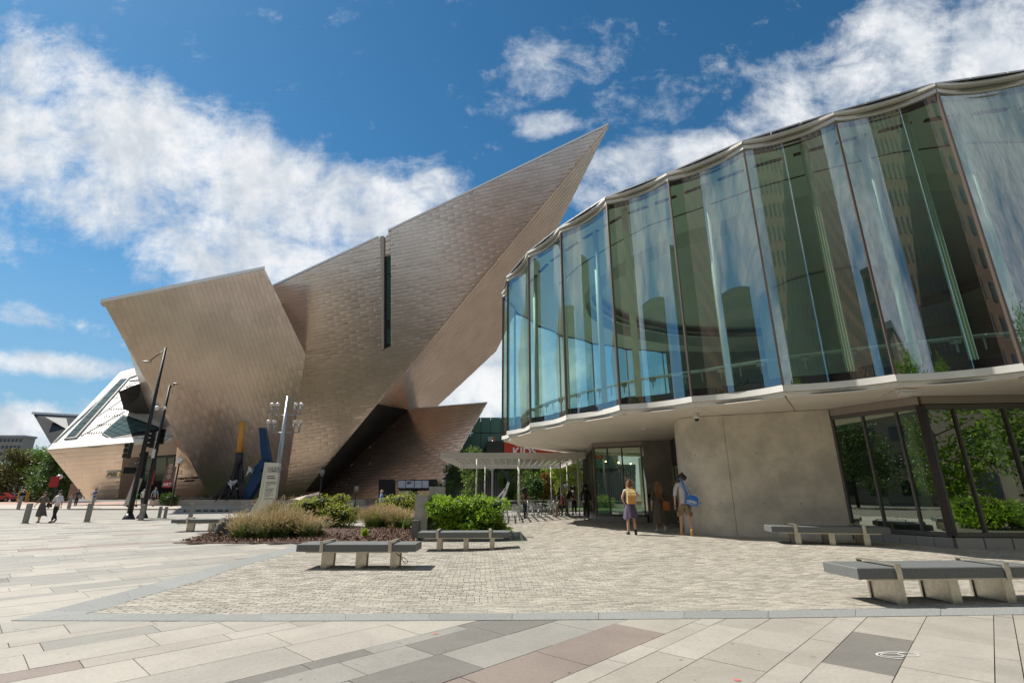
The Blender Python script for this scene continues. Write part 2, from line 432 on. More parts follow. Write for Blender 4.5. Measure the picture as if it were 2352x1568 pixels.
bands()
def bricks():
    bm_ = mat('paver_brick', (.385, .35, .29), .8, var=.20, nscale=22, namt=.16, bump=.25, bscale=90); mottle(bm_, .18)
    rnd = random.Random(5); fl = thing('brick_paving', None, None); fl['kind'] = 'structure'
    lw, rw = .200, .086; P = []
    ang = R_(3.5); ca, sa = math.cos(ang), math.sin(ang)
    r = 0
    y = 6.3
    while y < 31:
        x = -9 + (r % 2) * lw / 2 + rnd.uniform(-.02, .02)
        while x < 14.5:
            X_, Y_ = x * ca - (y - 7) * sa, x * sa + (y - 7) * ca + 7
            if inside(X_, Y_, BRICK) and not inside(X_, Y_, BUILD) and abs(X_) < Y_ * 1.1 + 1: P.append((X_, Y_))
            x += lw
        y += rw; r += 1
    P.sort(key=lambda p: p[1] + .03 * abs(p[0]))
    near = bpy.data.meshes.new('brick'); joined = MB()
    hx, hy = lw / 2 - .006, rw / 2 - .005; c4 = [(-hx, -hy), (hx, -hy), (hx, hy), (-hx, hy)]
    b0 = MB(); tp = [(a, b, 0) for a, b in [(a * .97, b * .93) for a, b in c4]]; md = [(a, b, -.004) for a, b in c4]; lo = [(a, b, -.04) for a, b in c4]
    b0.poly(tp)
    for k in range(4):
        b0.poly([md[k], md[(k + 1) % 4], tp[(k + 1) % 4], tp[k]]); b0.poly([lo[k], lo[(k + 1) % 4], md[(k + 1) % 4], md[k]])
    me = b0.mesh('brick', bm_)
    for i, (X_, Y_) in enumerate(P):
        top = .005 + rnd.uniform(-.001, .001); a = ang + rnd.uniform(-.012, .012)
        tx, ty = rnd.uniform(-.0025, .0025), rnd.uniform(-.004, .004)
        if i < 300:
            o = bpy.data.objects.new('brick', me); COL.objects.link(o); o.parent = fl
            o.location = (X_, Y_, gz(X_, Y_) + top); o.rotation_euler = (tx, ty, a)
        else:
            c, s = math.cos(a), math.sin(a)
            t_ = [(X_ + p[0] * c - p[1] * s, Y_ + p[0] * s + p[1] * c) for p in c4]
            up = [(p[0], p[1], gz(*p) + top + tx * (k < 2)) for k, p in enumerate(t_)]
            joined.poly(up)
            if Y_ < 20:
                for k in (0, 1, 3): joined.poly([(t_[k][0], t_[k][1], up[k][2] - .025), (t_[(k + 1) % 4][0], t_[(k + 1) % 4][1], up[(k + 1) % 4][2] - .025), up[(k + 1) % 4], up[k]])
    joined.build('brick_field', bm_, fl, kind='stuff')
bricks()
# street, pavement across it and the museum forecourt
M_ROAD = mat('pale_asphalt', (.32, .30, .265), .85, nscale=.6, namt=.2, bump=.2, bscale=30)
sheet([(-75, 36.5), (40, 36.5), (40, 46.3), (-75, 47.5)], -.004, 'road', M_ROAD, 40)
def kerb(a, b, name='kerb'):
    m = MB(); n = 24
    for i in range(n):
        p = [a[0] + (b[0] - a[0]) * i / n, a[1] + (b[1] - a[1]) * i / n]; q = [a[0] + (b[0] - a[0]) * (i + 1) / n, a[1] + (b[1] - a[1]) * (i + 1) / n]
        z0 = gz(*p) + .03; z1 = gz(*q) + .03
        m.bar((p[0], p[1], z0), (q[0], q[1], z1), .18, .16)
    m.build(name, M_CONCL, kind='structure')
kerb((-40, 46.9), (14, 46.5))
M_PAVE = mat('forecourt_paving', (.43, .38, .32), .8, nscale=.5, namt=.14, bump=.15, bscale=20, var=0)
sheet([(-90, 47.6), (-18, 46.8), (-18, 58), (-90, 62)], .05, 'pavement', M_PAVE, 30)
sheet([(-18, 46.8), (60, 46.2), (60, 90), (-18, 90)], .045, 'forecourt', mat('forecourt_concrete', (.30, .285, .26), .85, nscale=.5, namt=.2), 10)
sheet([(-90, 62.05), (-18.05, 58.05), (-18.05, 90), (-90, 90)], .05, 'museum_apron', mat('reddish_paving', (.42, .26, .19), .8, nscale=.6, namt=.2), 10)
sheet([P2(405, 1161.6), P2(700, 1161), P2(700, 1157.2), P2(455, 1157.5)], .075, 'lawn_strip', mat('lawn', (.07, .12, .025), .9, nscale=8, namt=.4, bump=.8), 8, kind='stuff')

sheet([(4, 40), (34, 40), (34, 64), (-13, 64)], .08, 'lawn', mat('lawn', (.07, .12, .025)), 12, kind='stuff')
# mulch beds
M_MULCH = mat('bark_mulch', (.115, .062, .045), .95, nscale=30, col2=(.045, .028, .02), bump=1., bscale=60)
def bed(P, name, nchips, seed):
    rnd = random.Random(seed); b = MB()
    cx = sum(p[0] for p in P) / len(P); cy = sum(p[1] for p in P) / len(P)
    rings = 5
    for k in range(rings):
        f0, f1 = 1 - k / rings, 1 - (k + 1) / rings
        for i in range(len(P)):
            p, q = P[i], P[(i + 1) % len(P)]
            def pt(p, f): x, y = cx + (p[0] - cx) * f, cy + (p[1] - cy) * f; return (x, y, gz(x, y) + .012 + .12 * (1 - f) ** .6 * (f < 1))
            b.poly([pt(p, f0), pt(q, f0), pt(q, f1), pt(p, f1)], True)
    b.build(name, M_MULCH, kind='structure')
    ch = MB(); xs = [p[0] for p in P]; ys = [p[1] for p in P]
    n = 0
    while n < nchips:
        x, y = rnd.uniform(min(xs), max(xs)), rnd.uniform(min(ys), max(ys))
        if not inside(x, y, P): continue
        # height of the mound under the chip
        n += 1; a = rnd.uniform(0, 6.3); l, w = rnd.uniform(.02, .05), rnd.uniform(.008, .018)
        f = .0
        z = gz(x, y) + .055 + rnd.uniform(0, .06); c, s = math.cos(a) * l, math.sin(a) * l; c2, s2 = -math.sin(a) * w, math.cos(a) * w
        t = rnd.uniform(-.03, .03); e = rnd.uniform(-.02, .02)
        ch.poly([(x - c - c2, y - s - s2, z - t - e), (x + c - c2, y + s - s2, z + t - e), (x + c + c2, y + s + s2, z + t + e), (x - c + c2, y - s + s2, z - t + e)])
    ch.build('bark_chips', mat('bark_chip', (.15, .085, .055), .9, var=.7), kind='stuff')
bed(BED1, 'mulch_bed', 9000, 1); bed(BED2, 'mulch_bed', 1500, 2)
sheet([P2(420, 1166.2), P2(700, 1166), P2(700, 1162), P2(430, 1162)], .02, 'gutter', mat('gutter', (.12, .12, .11), .9), 4)
# shallow water basin beside the hedge, with the hedge's shadow put into its dark colour
wt = sheet([P2(1040, 1243), P2(1212, 1241), P2(1196, 1221), P2(1040, 1222)], .012, 'water', mat('shadowed_water', (.03, .055, .06), .06, 0., nscale=12, namt=.2, bump=.12, bscale=9), 6)

# ================================================================ MUSEUM
museum = thing('museum', 'angular titanium museum with a long pointed prow overhanging the street', 'museum', (-28, 64, .35))
PANELS = []     # candidates (size, builder args)
def facet_panels(poly, rowdir, pw, ph, seed, skip=None, pillow=.055, more=()):
    """clad a planar convex facet with lapped metal panels; poly ordered, seen from outside"""
    rnd = random.Random(seed)
    n = (poly[1] - poly[0]).cross(poly[2] - poly[0]).normalized()
    ctr = sum(poly, Vector()) / len(poly)
    if n.dot(EYE - ctr) < 0: n = -n
    e1 = Vector(rowdir); e1 = (e1 - n * e1.dot(n)).normalized(); e2 = n.cross(e1)
    if e2.z < 0: e2 = -e2
    P = [((p - ctr).dot(e1), (p - ctr).dot(e2)) for p in poly]
    PP = [P] + [[((p - ctr).dot(e1), (p - ctr).dot(e2)) for p in q_] for q_ in more]; P = [v for q_ in PP for v in q_]
    x0, x1 = min(p[0] for p in P), max(p[0] for p in P); y0, y1 = min(p[1] for p in P), max(p[1] for p in P)
    y = y0; r = 0
    while y < y1:
        x = x0 - pw * ((r * .5) % 1) - rnd.random() * .15
        while x < x1:
            w = pw * rnd.choice([1, 1, 1, 1.0]); g = .005
            cell = [(x + g, y + g), (x + w - g, y + g), (x + w - g, y + ph - g), (x + g, y + ph - g)]
            x += w
            if len(PP) > 1 and all(any(inside(v[0], v[1], q_) for q_ in PP) for v in cell + [((cell[0][0] + cell[2][0]) / 2, (cell[0][1] + cell[2][1]) / 2)]): cs = [cell]
            else: cs = [clip_convex(cell, q_) for q_ in PP]
            for c in cs:
              if len(c) < 3 or abs(area2(c)) < .02: continue
              if skip and skip(ctr + e1 * (sum(q[0] for q in c) / len(c)) + e2 * (sum(q[1] for q in c) / len(c))): continue
              b = MB(); i0 = 0
              tl1, tl2 = rnd.uniform(-.006, .006), rnd.uniform(-.003, .003); lift = .06 + rnd.uniform(-.006, .006); pil = pillow * rnd.uniform(.55, 1.25)
              mx, my = sum(q[0] for q in c) / len(c), sum(q[1] for q in c) / len(c)
              yy = [q[1] for q in c]; ylo, yhi = min(yy), max(yy)
              def at(q, d): return ctr + e1 * q[0] + e2 * q[1] + n * d
              edge = [at(q, lift + tl1 * (q[0] - mx) / pw * 2 + tl2 * (q[1] - my) / ph * 2 + (.022 if (yhi - q[1]) / max(.01, yhi - ylo) > .5 else 0)) for q in c]
              base = [at(q, -.02) for q in c]
              b.v = [tuple(p) for p in edge] + [tuple(at((mx, my + .12 * (ylo - my)), lift + pil))] ; m_ = len(c)
              for k in range(m_): b.f.append((k, (k + 1) % m_, m_)); b.sm.append(True)
              i = len(b.v); b.v += [tuple(p) for p in edge] + [tuple(p) for p in base]
              for k in range(m_): b.f.append((i + k, i + m_ + k, i + m_ + (k + 1) % m_, i + (k + 1) % m_)); b.sm.append(False)
              pc = at((mx, my), 0)
              PANELS.append((abs(area2(c)) / (pc - EYE).length_squared * (.4 + rnd.random() * .02), b))
        y += ph; r += 1
def flush_panels(parent, m, limit, name='panel'):
    global PANELS
    PANELS.sort(key=lambda t: -t[0]); rest = MB()
    for i, (s, b) in enumerate(PANELS):
        if i < limit: b.build(name, m, parent, world=True)
        else:
            o = len(rest.v); rest.v += b.v; rest.f += [tuple(o + k for k in f) for f in b.f]; rest.sm += b.sm
    if rest.v: rest.build(name + '_cladding', m, parent, kind='stuff', world=True)
    PANELS = []
# --- planes of the main facets
PL_A = plane(PY(485, 1143, 62), PY(236, 694, 48), PY(607, 617, 56))
fold_t, fold_b = hit(702, 815, PL_A), hit(652, 1150, PL_A)
PL_B = plane(fold_t, fold_b, PY(1397, 289, 50))
apex = hit(1397, 289, PL_B)
keel_b = hit(700, 1129, PL_B)
PL_C = plane(apex, keel_b, PY(1004, 932, 74))
PL_D = plane(hit(745, 1123, PL_C), hit(937, 940, PL_C), PY(1119, 925, 60))
A = [hit(236, 694, PL_A), hit(607, 617, PL_A), fold_t, fold_b, hit(485, 1146, PL_A)]
back = Vector((4, 24, -3))
m = MB()
# body of the left prow
Ab = [EYE + (p - EYE) * 1.12 + o_ for p, o_ in zip(A, (Vector((1.2, 0, -1.2)), Vector((-1.6, 0, -2.0)), Vector((-2, 0, 0)), Vector((-2, 0, 0)), Vector((1.5, 0, 0))))]
Ab_old = [A[0] + Vector((7, 18, -8)), A[1] + Vector((-7, 7, -7)), A[2] + Vector((-3, 3, -1)), A[3] + Vector((0, 6, 0)), A[4] + Vector((4, 14, 0))]
i0 = 0; m.v = [tuple(p) for p in A] + [tuple(p) for p in Ab]
m.f = [(0, 1, 2, 3, 4), (5, 6, 1, 0), (0, 4, 9, 5), (1, 6, 7, 2), (4, 3, 8, 9), (2, 7, 8, 3), (5, 9, 8, 7, 6)]; m.sm = [False] * 7
m.build('prow_shell', M_TIB, museum, world=True)
facet_panels(A, PY(330, 900, 60) - PY(250, 705, 60), 2.1, .50, 3, pillow=.045)
sliv = [A[0] + (A[4] - A[0]) * .22, A[0] + (A[4] - A[0]) * .24, A[4]]
s1 = A[0] + (A[4] - A[0]) * .2; s2 = A[0] + (A[4] - A[0]) * .82; s3 = PY(340, 940, 63)
m = MB(); m.poly([s1, s2, s3]); m.build('side_facet', M_TI, museum, world=True)
# coping along the tops
def coping(a, b, w, h, back=(0, .8, 0)):
    m = MB(); a, b, bk = Vector(a), Vector(b), Vector(back); u = Vector((0, 0, h))
    f = Vector((0, -.14, -.04)); m.prism([a + f, b + f, b + bk, a + bk], u); m.build('coping', M_COPING, museum, world=True)
coping(A[0] - Vector((.15, 0, .1)), A[1] + Vector((.1, 0, -.1)), .5, .42, (-.5, .9, -.1))
# --- main facet with the notch and slot window
Bp = {k: hit(*p, PL_B) for k, p in dict(tl=(590, 676), t1=(868, 547), t2=(892, 532), k1=(982, 783)).items()}
slotL = hit(880, 800, PL_B); slot = [hit(883, 590, PL_B), hit(896, 590, PL_B), hit(897, 795, PL_B), hit(882, 801, PL_B)]
left_up = hit(640, 660, PL_B)
B_left = [fold_b, fold_t, hit(600, 640, PL_B), Bp['tl'], Bp['t1'], hit(883, 803, PL_B), hit(860, 947, PL_B)]
Bpoly = [fold_b, keel_b, apex, Bp['t2'], hit(892, 545, PL_B), Bp['t1'], Bp['tl'], fold_t]
far = Vector((7, 20, -6))
def shell(front, off, name, m_=M_TIB):
    b = MB(); n = len(front); b.v = [tuple(p) for p in front] + [tuple(Vector(p) + Vector(off)) for p in front]
    b.f = [tuple(range(n)), tuple(range(2 * n - 1, n - 1, -1))] + [(k, k + n, (k + 1) % n + n, (k + 1) % n) for k in range(n)]
    b.sm = [False] * len(b.f); return b.build(name, m_, museum, world=True)
C_far = [hit(1275, 533, PL_C), hit(1139, 806, PL_C), hit(1004, 932, PL_C), hit(745, 1126, PL_C)]
C_far[0] = apex.lerp(C_far[1], .45)
C = [apex, C_far[0], C_far[1], C_far[2], C_far[3], keel_b]
# closed wedge: front facet, underside, and a back that joins them
m = MB(); m.v = [tuple(p) for p in Bpoly]; m.f = [tuple(range(8))]
o = len(m.v); m.v += [tuple(p) for p in C]; m.f.append(tuple(range(o, o + 6)))
bk = [Bp['t2'] + Vector((5, 16, -4)), Bp['t1'] + Vector((5, 16, -4)), Bp['tl'] + Vector((5, 16, -4)), C_far[0], C_far[1], C_far[2], C_far[3]]
o = len(m.v); m.v += [tuple(p) for p in bk]
m.f += [(2, 3, o, o + 3), (3, 4, o + 1, o), (4, 5, o + 1), (5, 6, o + 2, o + 1), (o, o + 1, o + 2, o + 6, o + 5, o + 4, o + 3), (6, 7, o + 2), (7, 0, o + 6, o + 2)]
m.sm = [False] * len(m.f); m.build('main_shell', M_TIB, museum, world=True)
B1 = [fold_b, fold_t, Bp['tl'], Bp['t1'], hit(881, 803, PL_B), hit(862, 943, PL_B)]
# split the concave facet into convex fields left and right of the slot
rowdir = hit(700, 1004, PL_B) - hit(1000, 962, PL_B)
cut_t, cut_b = hit(881, 547, PL_B), hit(881, 805, PL_B)
keel_mid = hit(868, 924.5, PL_B)
BL = [fold_b, fold_t, hit(878, 815, PL_B), hit(878, 919.3, PL_B), keel_b]
BLa = [fold_t, Bp['tl'], hit(878, 543, PL_B), hit(878, 815, PL_B)]
BR = [hit(878, 920, PL_B), hit(878, 805, PL_B), hit(893, 532, PL_B), apex]
sl_in = lambda p: False
nB = PL_B[0]
def in_slot(p):
    d = p - EYE; 
    v = Vector((d.x, d.y * cP + d.z * sP, d.z * cP - d.y * sP)); px = 1176 + 1130 * v.x / v.y; py = 784 - 1130 * v.z / v.y
    return 872 < px < 901 and 586 < py < 800
Kc = lambda x: hit(x, 289 + (1397 - x) * 1.2052, PL_B)
facet_panels([fold_b, fold_t, hit(877, 806, PL_B), Kc(877), keel_b], rowdir, 1.9, .46, 11, more=([fold_t, Bp['tl'], hit(877, 543, PL_B), hit(877, 806, PL_B)], [hit(877, 806, PL_B), hit(898, 806, PL_B), Kc(898), Kc(877)], [hit(898, 529, PL_B), apex, Kc(898)]))
facet_panels([hit(886, 545, PL_B), hit(886, 586, PL_B), hit(897.5, 586, PL_B), hit(897.5, 530, PL_B)], rowdir, 1.2, .60, 14)
# slot window: reveals, frame and five panes
off_in = -nB * .05
m = MB(); m.prism([hit(x, y, PL_B) + nB * .02 for x, y in ((875.5, 544), (883.5, 543), (883, 800), (879, 806))], nB * .26); m.build('slot_reveal', mat('warm_reveal', (.50, .42, .36), .5, .5), museum, world=True)
m = MB(); m.poly([hit(x, y, PL_B) + nB * .04 for x, y in ((883, 590), (898, 588), (898, 795), (883, 801))])
win = m.build('slot_window', M_BLACK, museum, world=True)
ys = [(592, 628), (630, 682), (684, 735), (755, 790)]
for a, b_ in ys:
    m = MB(); m.prism([hit(x, y, PL_B) + nB * .06 for x, y in ((889, a), (896.5, a), (896.5, b_), (889, b_))], nB * .03)
    m.build('pane', mat('slot_pane', (.05, .12, .11), .1, .4), win, world=True)
# the underside of the prow, in narrow lengthwise panels
kmid = hit(868, 926.5, PL_C)
facet_panels([apex, C_far[1], C_far[2], hit(937, 940, PL_C), kmid], apex - keel_b, 1.5, .6, 15, pillow=.05)
for a, b_ in ((Bp['tl'], Bp['t1']), (Bp['t2'], apex)):
    m = MB(); f = Vector((0, -.16, 0)); m.prism([a + f, b_ + f, b_ + Vector((.1, .7, 0)), a + Vector((.1, .7, 0))], (0, 0, .28)); m.build('coping', M_COPING, museum, world=True)
# --- low wing between prow and entrance lawn
D = [hit(937, 940, PL_D), hit(1119, 925, PL_D), hit(1010, 1118, PL_D), hit(1004, 1147, PL_D), hit(705, 1147, PL_D), hit(745, 1123, PL_D)]
Dc = [D[0], D[1], hit(992, 1150, PL_D), hit(690, 1150, PL_D)]
shell(Dc, (-4, 7, 0), 'low_wing')
facet_panels(Dc, PL_D[0].cross(Vector((0, 0, 1))) + Vector((0, 0, -.02)), 1.9, .44, 16)
m = MB(); m.prism([p + PL_C[0] * .06 for p in (hit(868, 926.5, PL_C), hit(937, 940, PL_C), C_far[3], keel_b)], PL_C[0] * .02); m.build('painted_shade_soffit', mat('painted_shade_soffit', (.05, .045, .04), .4, .6, nscale=.5, namt=.2), museum, world=True)  # shade of the lower underside, put in as a dark-coloured sheet
m = MB(); m.prism([Dc[0] + Vector((0, -.1, 0)), Dc[1] + Vector((0, -.1, 0)), Dc[1] + Vector((0, .5, 0)), Dc[0] + Vector((0, .5, 0))], (0, 0, .12)); m.build('coping', M_COPING, museum, world=True)
def quad_on(pl, px, off=.27, th=.04):
    n = pl[0]; return [hit(x, y, pl) + n * off for x, y in px]
for q in (((873, 1103), (908, 1103), (908, 1150), (873, 1150)), ((943, 1103), (958, 1103), (958, 1150), (943, 1150))):
    m = MB(); m.prism(quad_on(PL_D, q), -PL_D[0] * .25); m.build('service_door', M_BLACK, museum, world=True)
m = MB(); m.prism(quad_on(PL_D, ((917, 1104), (1006, 1103), (997, 1125), (917, 1125))), -PL_D[0] * .1); pw = m.build('poster_window', M_BLACK, museum, world=True)
pm = mat('poster_paper', (.45, .46, .50), .7, nscale=3, col2=(.60, .60, .62))
for x0, x1 in ((918.5, 935), (936.5, 955), (956.5, 972), (973.5, 988)):
    m = MB(); m.prism(quad_on(PL_D, ((x0, 1106), (x1, 1106), (x1, 1123), (x0, 1123)), .29), PL_D[0] * .02); m.build('poster', pm, pw, world=True)
Mx = frame(quad_on(PL_D, ((939, 1114),), .34)[0], PL_D[0].cross(Vector((0, 0, 1))) * -1, (0, 0, 1)) 
if (Mx @ Vector((0, 0, 1)) - Mx @ Vector((0, 0, 0))).y > 0: Mx = frame(quad_on(PL_D, ((939, 1114),), .34)[0], PL_D[0].cross(Vector((0, 0, 1))), (0, 0, 1))
text('art', .55, M_DARK, museum, Mx, bold=.01)
# --- left wing: battered wall, entrance recess, sloping white roof with skylights
PL_W = plane(PY(112, 1033, 57), PY(200, 1145, 60), PY(408, 1009, 61))
W1 = [hit(110, 1034, PL_W), hit(287, 1018, PL_W), hit(271, 1147, PL_W), hit(200, 1147, PL_W)]
shell(W1, (6, 9, 0), 'left_wing')
facet_panels(W1, hit(280, 1080, PL_W) - hit(150, 1090, PL_W), 3.2, .5, 17, pillow=.07)
W2 = [hit(409, 1007, PL_W), hit(485, 1147, PL_W), hit(394, 1147, PL_W)]
W2 = [hit(409, 1008, PL_W), hit(424, 1008, PL_W), hit(489, 1147, PL_W), hit(394, 1147, PL_W)]
shell(W2, (1, 5, 0), 'right_wing'); facet_panels(W2, hit(280, 1080, PL_W) - hit(150, 1090, PL_W), 2.4, .5, 18)
inW = PL_W[0] * -.9
m = MB(); m.prism([hit(x, y, PL_W) + inW * .3 for x, y in ((287, 1019), (410, 1008), (404, 1044), (284, 1052))], -PL_W[0] * .3); m.build('lintel', mat('bronze_lintel', (.40, .31, .26), .45, .7, nscale=.4, namt=.1), museum, world=True)
m = MB(); m.poly([hit(x, y, PL_W) + inW for x, y in ((275, 1040), (412, 1034), (402, 1150), (262, 1150))]); ent = m.build('entrance_glazing', mat('entrance_dark', (.012, .014, .012), .25), museum, world=True)
for i, (a, b_) in enumerate(((281, 300), (303, 326), (330, 352), (355, 378), (381, 396))):
    m = MB(); m.prism([hit(x, y, PL_W) + inW * .95 for x, y in ((a, 1055), (b_, 1053), (b_ - 4, 1108), (a - 4, 1108))], PL_W[0] * .04); m.build('pane', mat('entrance_pane', (.10, .13, .10), .15, .3), ent, world=True)
# roof of the left wing
PL_R = plane(hit(110, 1032, PL_W), hit(409, 1007, PL_W), PY(300, 850, 68))
Rf = [hit(*p, PL_R) for p in ((108, 1033), (130, 1012), (278, 857), (330, 843), (440, 985), (409, 1008))]
M_ROOF = mat('roof_metal', (.85, .83, .78), .5, .2, nscale=1.2, namt=.12)
m = MB(); m.prism(Rf, -PL_R[0] * .35 if PL_R[0].z > 0 else PL_R[0] * .35); m.build('roof', M_ROOF, museum, world=True)
nR = PL_R[0] if PL_R[0].z > 0 else -PL_R[0]
def on_roof(px, h0, h1, name, m_, par=museum):
    b = MB(); b.prism([hit(x, y, PL_R) + nR * h0 for x, y in px], nR * (h1 - h0)); return b.build(name, m_, par, world=True)
on_roof(((110, 1033), (122, 1019), (405, 992), (409, 1008)), .0, .10, 'roof_edge', mat('roof_edge', (.88, .85, .78), .5))
on_roof(((108, 1032), (118, 1022), (285, 866), (311, 858), (311, 846), (277, 856), (130, 1010)), .0, .12, 'roof_edge', mat('roof_edge', (.88, .85, .78), .5))
sk = on_roof(((147, 1009), (176, 1006), (298, 868), (318, 861), (314, 850), (274, 870)), .0, .10, 'skylight_frame', M_DARK)
import itertools
def lerp(a, b, t): return (a[0] + (b[0] - a[0]) * t, a[1] + (b[1] - a[1]) * t)
for k in range(9):
    t0, t1 = k / 9 + .004, (k + 1) / 9 - .004
    q = [lerp((153, 1005), (277, 872), t0), lerp((172, 1002), (292, 870), t0), lerp((172, 1002), (292, 870), t1), lerp((153, 1005), (277, 872), t1)]
    on_roof(q, .10, .13, 'pane', M_GLASS_SKY, sk)
sk2 = on_roof(((233, 996), (283, 952), (372, 984), (344, 1000), (257, 1009)), .0, .10, 'skylight_frame', M_DARK)
quadp = [(237, 995), (283, 955), (364, 985), (257, 1005)]
for i in range(5):
    for j in range(5):
        a0, a1, b0, b1 = i / 5 + .008, (i + 1) / 5 - .008, j / 5 + .008, (j + 1) / 5 - .008
        f = lambda u, v: lerp(lerp(quadp[0], quadp[1], u), lerp(quadp[3], quadp[2], u), v)
        on_roof([f(a0, b0), f(a1, b0), f(a1, b1), f(a0, b1)], .10, .13, 'pane', M_GLASS_SKY, sk2)
for q in (((185, 1000), (187, 1002), (289, 945), (285, 942)), ((222, 955), (225, 957), (279, 920), (277, 916)), ((259, 914), (261, 916), (275, 912), (274, 908)), ((282, 887), (284, 889), (321, 876), (320, 873))):
    on_roof(q, .005, .03, 'roof_slot', M_DARK)
for k, (x0, y0, x1, y1) in enumerate(((200, 994, 235, 992), (222, 975, 260, 973), (236, 956, 290, 951), (250, 939, 285, 937), (296, 874, 322, 872), (288, 888, 318, 884))):
    n = 9
    for j in range(n):
        a = lerp((x0, y0), (x1, y1), (j + .5) / n); on_roof(((a[0] - 1.2, a[1] + .8), (a[0] + 1.2, a[1] + .8), (a[0] + 1.2, a[1] - .8), (a[0] - 1.2, a[1] - .8)), .0, .10, 'roof_cleat', M_DARK)
# block rising from the roof; its shade is put into the zinc colour
q = [PY(272, 899, 58.5), PY(323, 879, 59.5), PY(420, 1008, 64.5), PY(366, 969, 64), PY(290, 941, 62.5), PY(284, 940, 62)]
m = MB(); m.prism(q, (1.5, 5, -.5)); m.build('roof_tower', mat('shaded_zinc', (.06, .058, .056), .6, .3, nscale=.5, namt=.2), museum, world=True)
# far spike
q = [PY(75, 948, 84), PY(184, 955, 92), PY(156, 990, 86), PY(119, 1022, 80)]
m = MB(); m.v = [tuple(PY(75, 948, 80)), tuple(PY(190, 954, 90)), tuple(PY(152, 988, 82)), tuple(PY(119, 1023, 78)), tuple(PY(180, 1040, 96))]
m.f = [(0, 2, 3), (0, 1, 2), (0, 3, 4, 1), (2, 1, 4, 3)]; m.sm = [False] * 4; m.build('far_spike', mat('shaded_zinc', (.13, .125, .12), .6, .5), museum, world=True)
m = MB(); m.poly([PY(104, 957, 80.1), PY(178, 962, 88.5), PY(158, 988, 82.5)]); m.build('spike_soffit', M_SOFFIT, museum, world=True)
m = MB(); m.bar(PY(75, 948, 79.9), PY(190, 954, 89.9), .35); m.build('coping', M_COPING, museum, world=True)
flush_panels(museum, M_TI, 300)
# lettering on the walls
def wall_frame(pl, px, py, off=.27):
    x = hit(px + 10, py - .7, pl) - hit(px, py, pl); return frame(hit(px, py, pl) + pl[0] * off, x, Vector((0, 0, 1)))
text('DENVER', .31, mat('pale_letters', (.72, .68, .62), .4, .3), museum, wall_frame(PL_W, 246, 1084), bold=.012)
text('ART', .86, mat('ochre_letters', (.62, .42, .06), .4, .2, nscale=1.4, col2=(.20, .22, .20)), museum, wall_frame(PL_W, 246, 1092.5), bold=.05)
text('MUSEUM', .33, MATS['pale_letters'], museum, wall_frame(PL_W, 247, 1098.5), bold=.012)
text('FREDERIC C. HAMILTON', .235, M_DARK, museum, wall_frame(PL_W, 409, 1100), bold=.02)
text('BUILDING', .235, M_DARK, museum, wall_frame(PL_W, 424, 1105), bold=.02)
# ================================================================ GLASS PAVILION (drum with scalloped bays)
pav = thing('pavilion', 'round pavilion wrapped in scalloped blue-green glass bays over a pale soffit', 'pavilion', (14, 26, .28))
ZG0, ZG1 = 4.3, 11.82
cusp = [(-.18, 22.91), (.79, 20.3), (2.05, 18.1), (3.56, 15.98), (5.4, 14.56), (7.28, 12.96), (9.38, 11.75), (11.45, 10.7)]
cxp, cyp = 14.0, 23.0
cont = [(13.9, 10.15), (16.4, 10.1), (18.8, 10.6), (21.2, 11.6), (23.5, 13.2), (25.6, 15.3), (27.3, 17.8), (28.4, 20.6), (28.8, 23.5), (28.4, 26.5), (27.2, 29.3), (25.3, 31.8), (22.9, 33.8), (20.2, 35.1), (17.3, 35.8), (14.3, 35.9), (11.3, 35.5), (8.4, 34.7), (5.7, 33.3), (3.2, 31.5), (1.5, 29.4), (.2, 27.2), (-.45, 25.0)]
RING = cusp + cont
def scallop(p, q, n=8, sag=.13, off=0.):
    """points of one bay, curved inwards between two cusps; off moves outwards"""
    p, q = Vector(p), Vector(q); d = q - p; l = d.length; nrm = Vector((d.y, -d.x)) / l   # outward
    c = Vector((cxp, cyp)); 
    if (p + q) .length and nrm.dot((p + q) / 2 - c) < 0: nrm = -nrm
    out = []
    for k in range(n + 1):
        t = k / n; s = 4 * t * (1 - t) * sag * l * .9
        out.append(p + d * t + nrm * (off - s))
    return out
def wall_strip(pts, z0, z1, m_=None, smooth=True):
    b = m_ or MB(); i = len(b.v)
    for p in pts: b.v += [(p[0], p[1], z0), (p[0], p[1], z1)]
    for k in range(len(pts) - 1): b.f.append((i + 2 * k, i + 2 * k + 2, i + 2 * k + 3, i + 2 * k + 1)); b.sm.append(smooth)
    return b
NR = len(RING)
M_MULL = mat('mullion', (.16, .12, .10), .4, .5); M_EDGE = mat('black_glass_edge', (.012, .012, .02), .15)
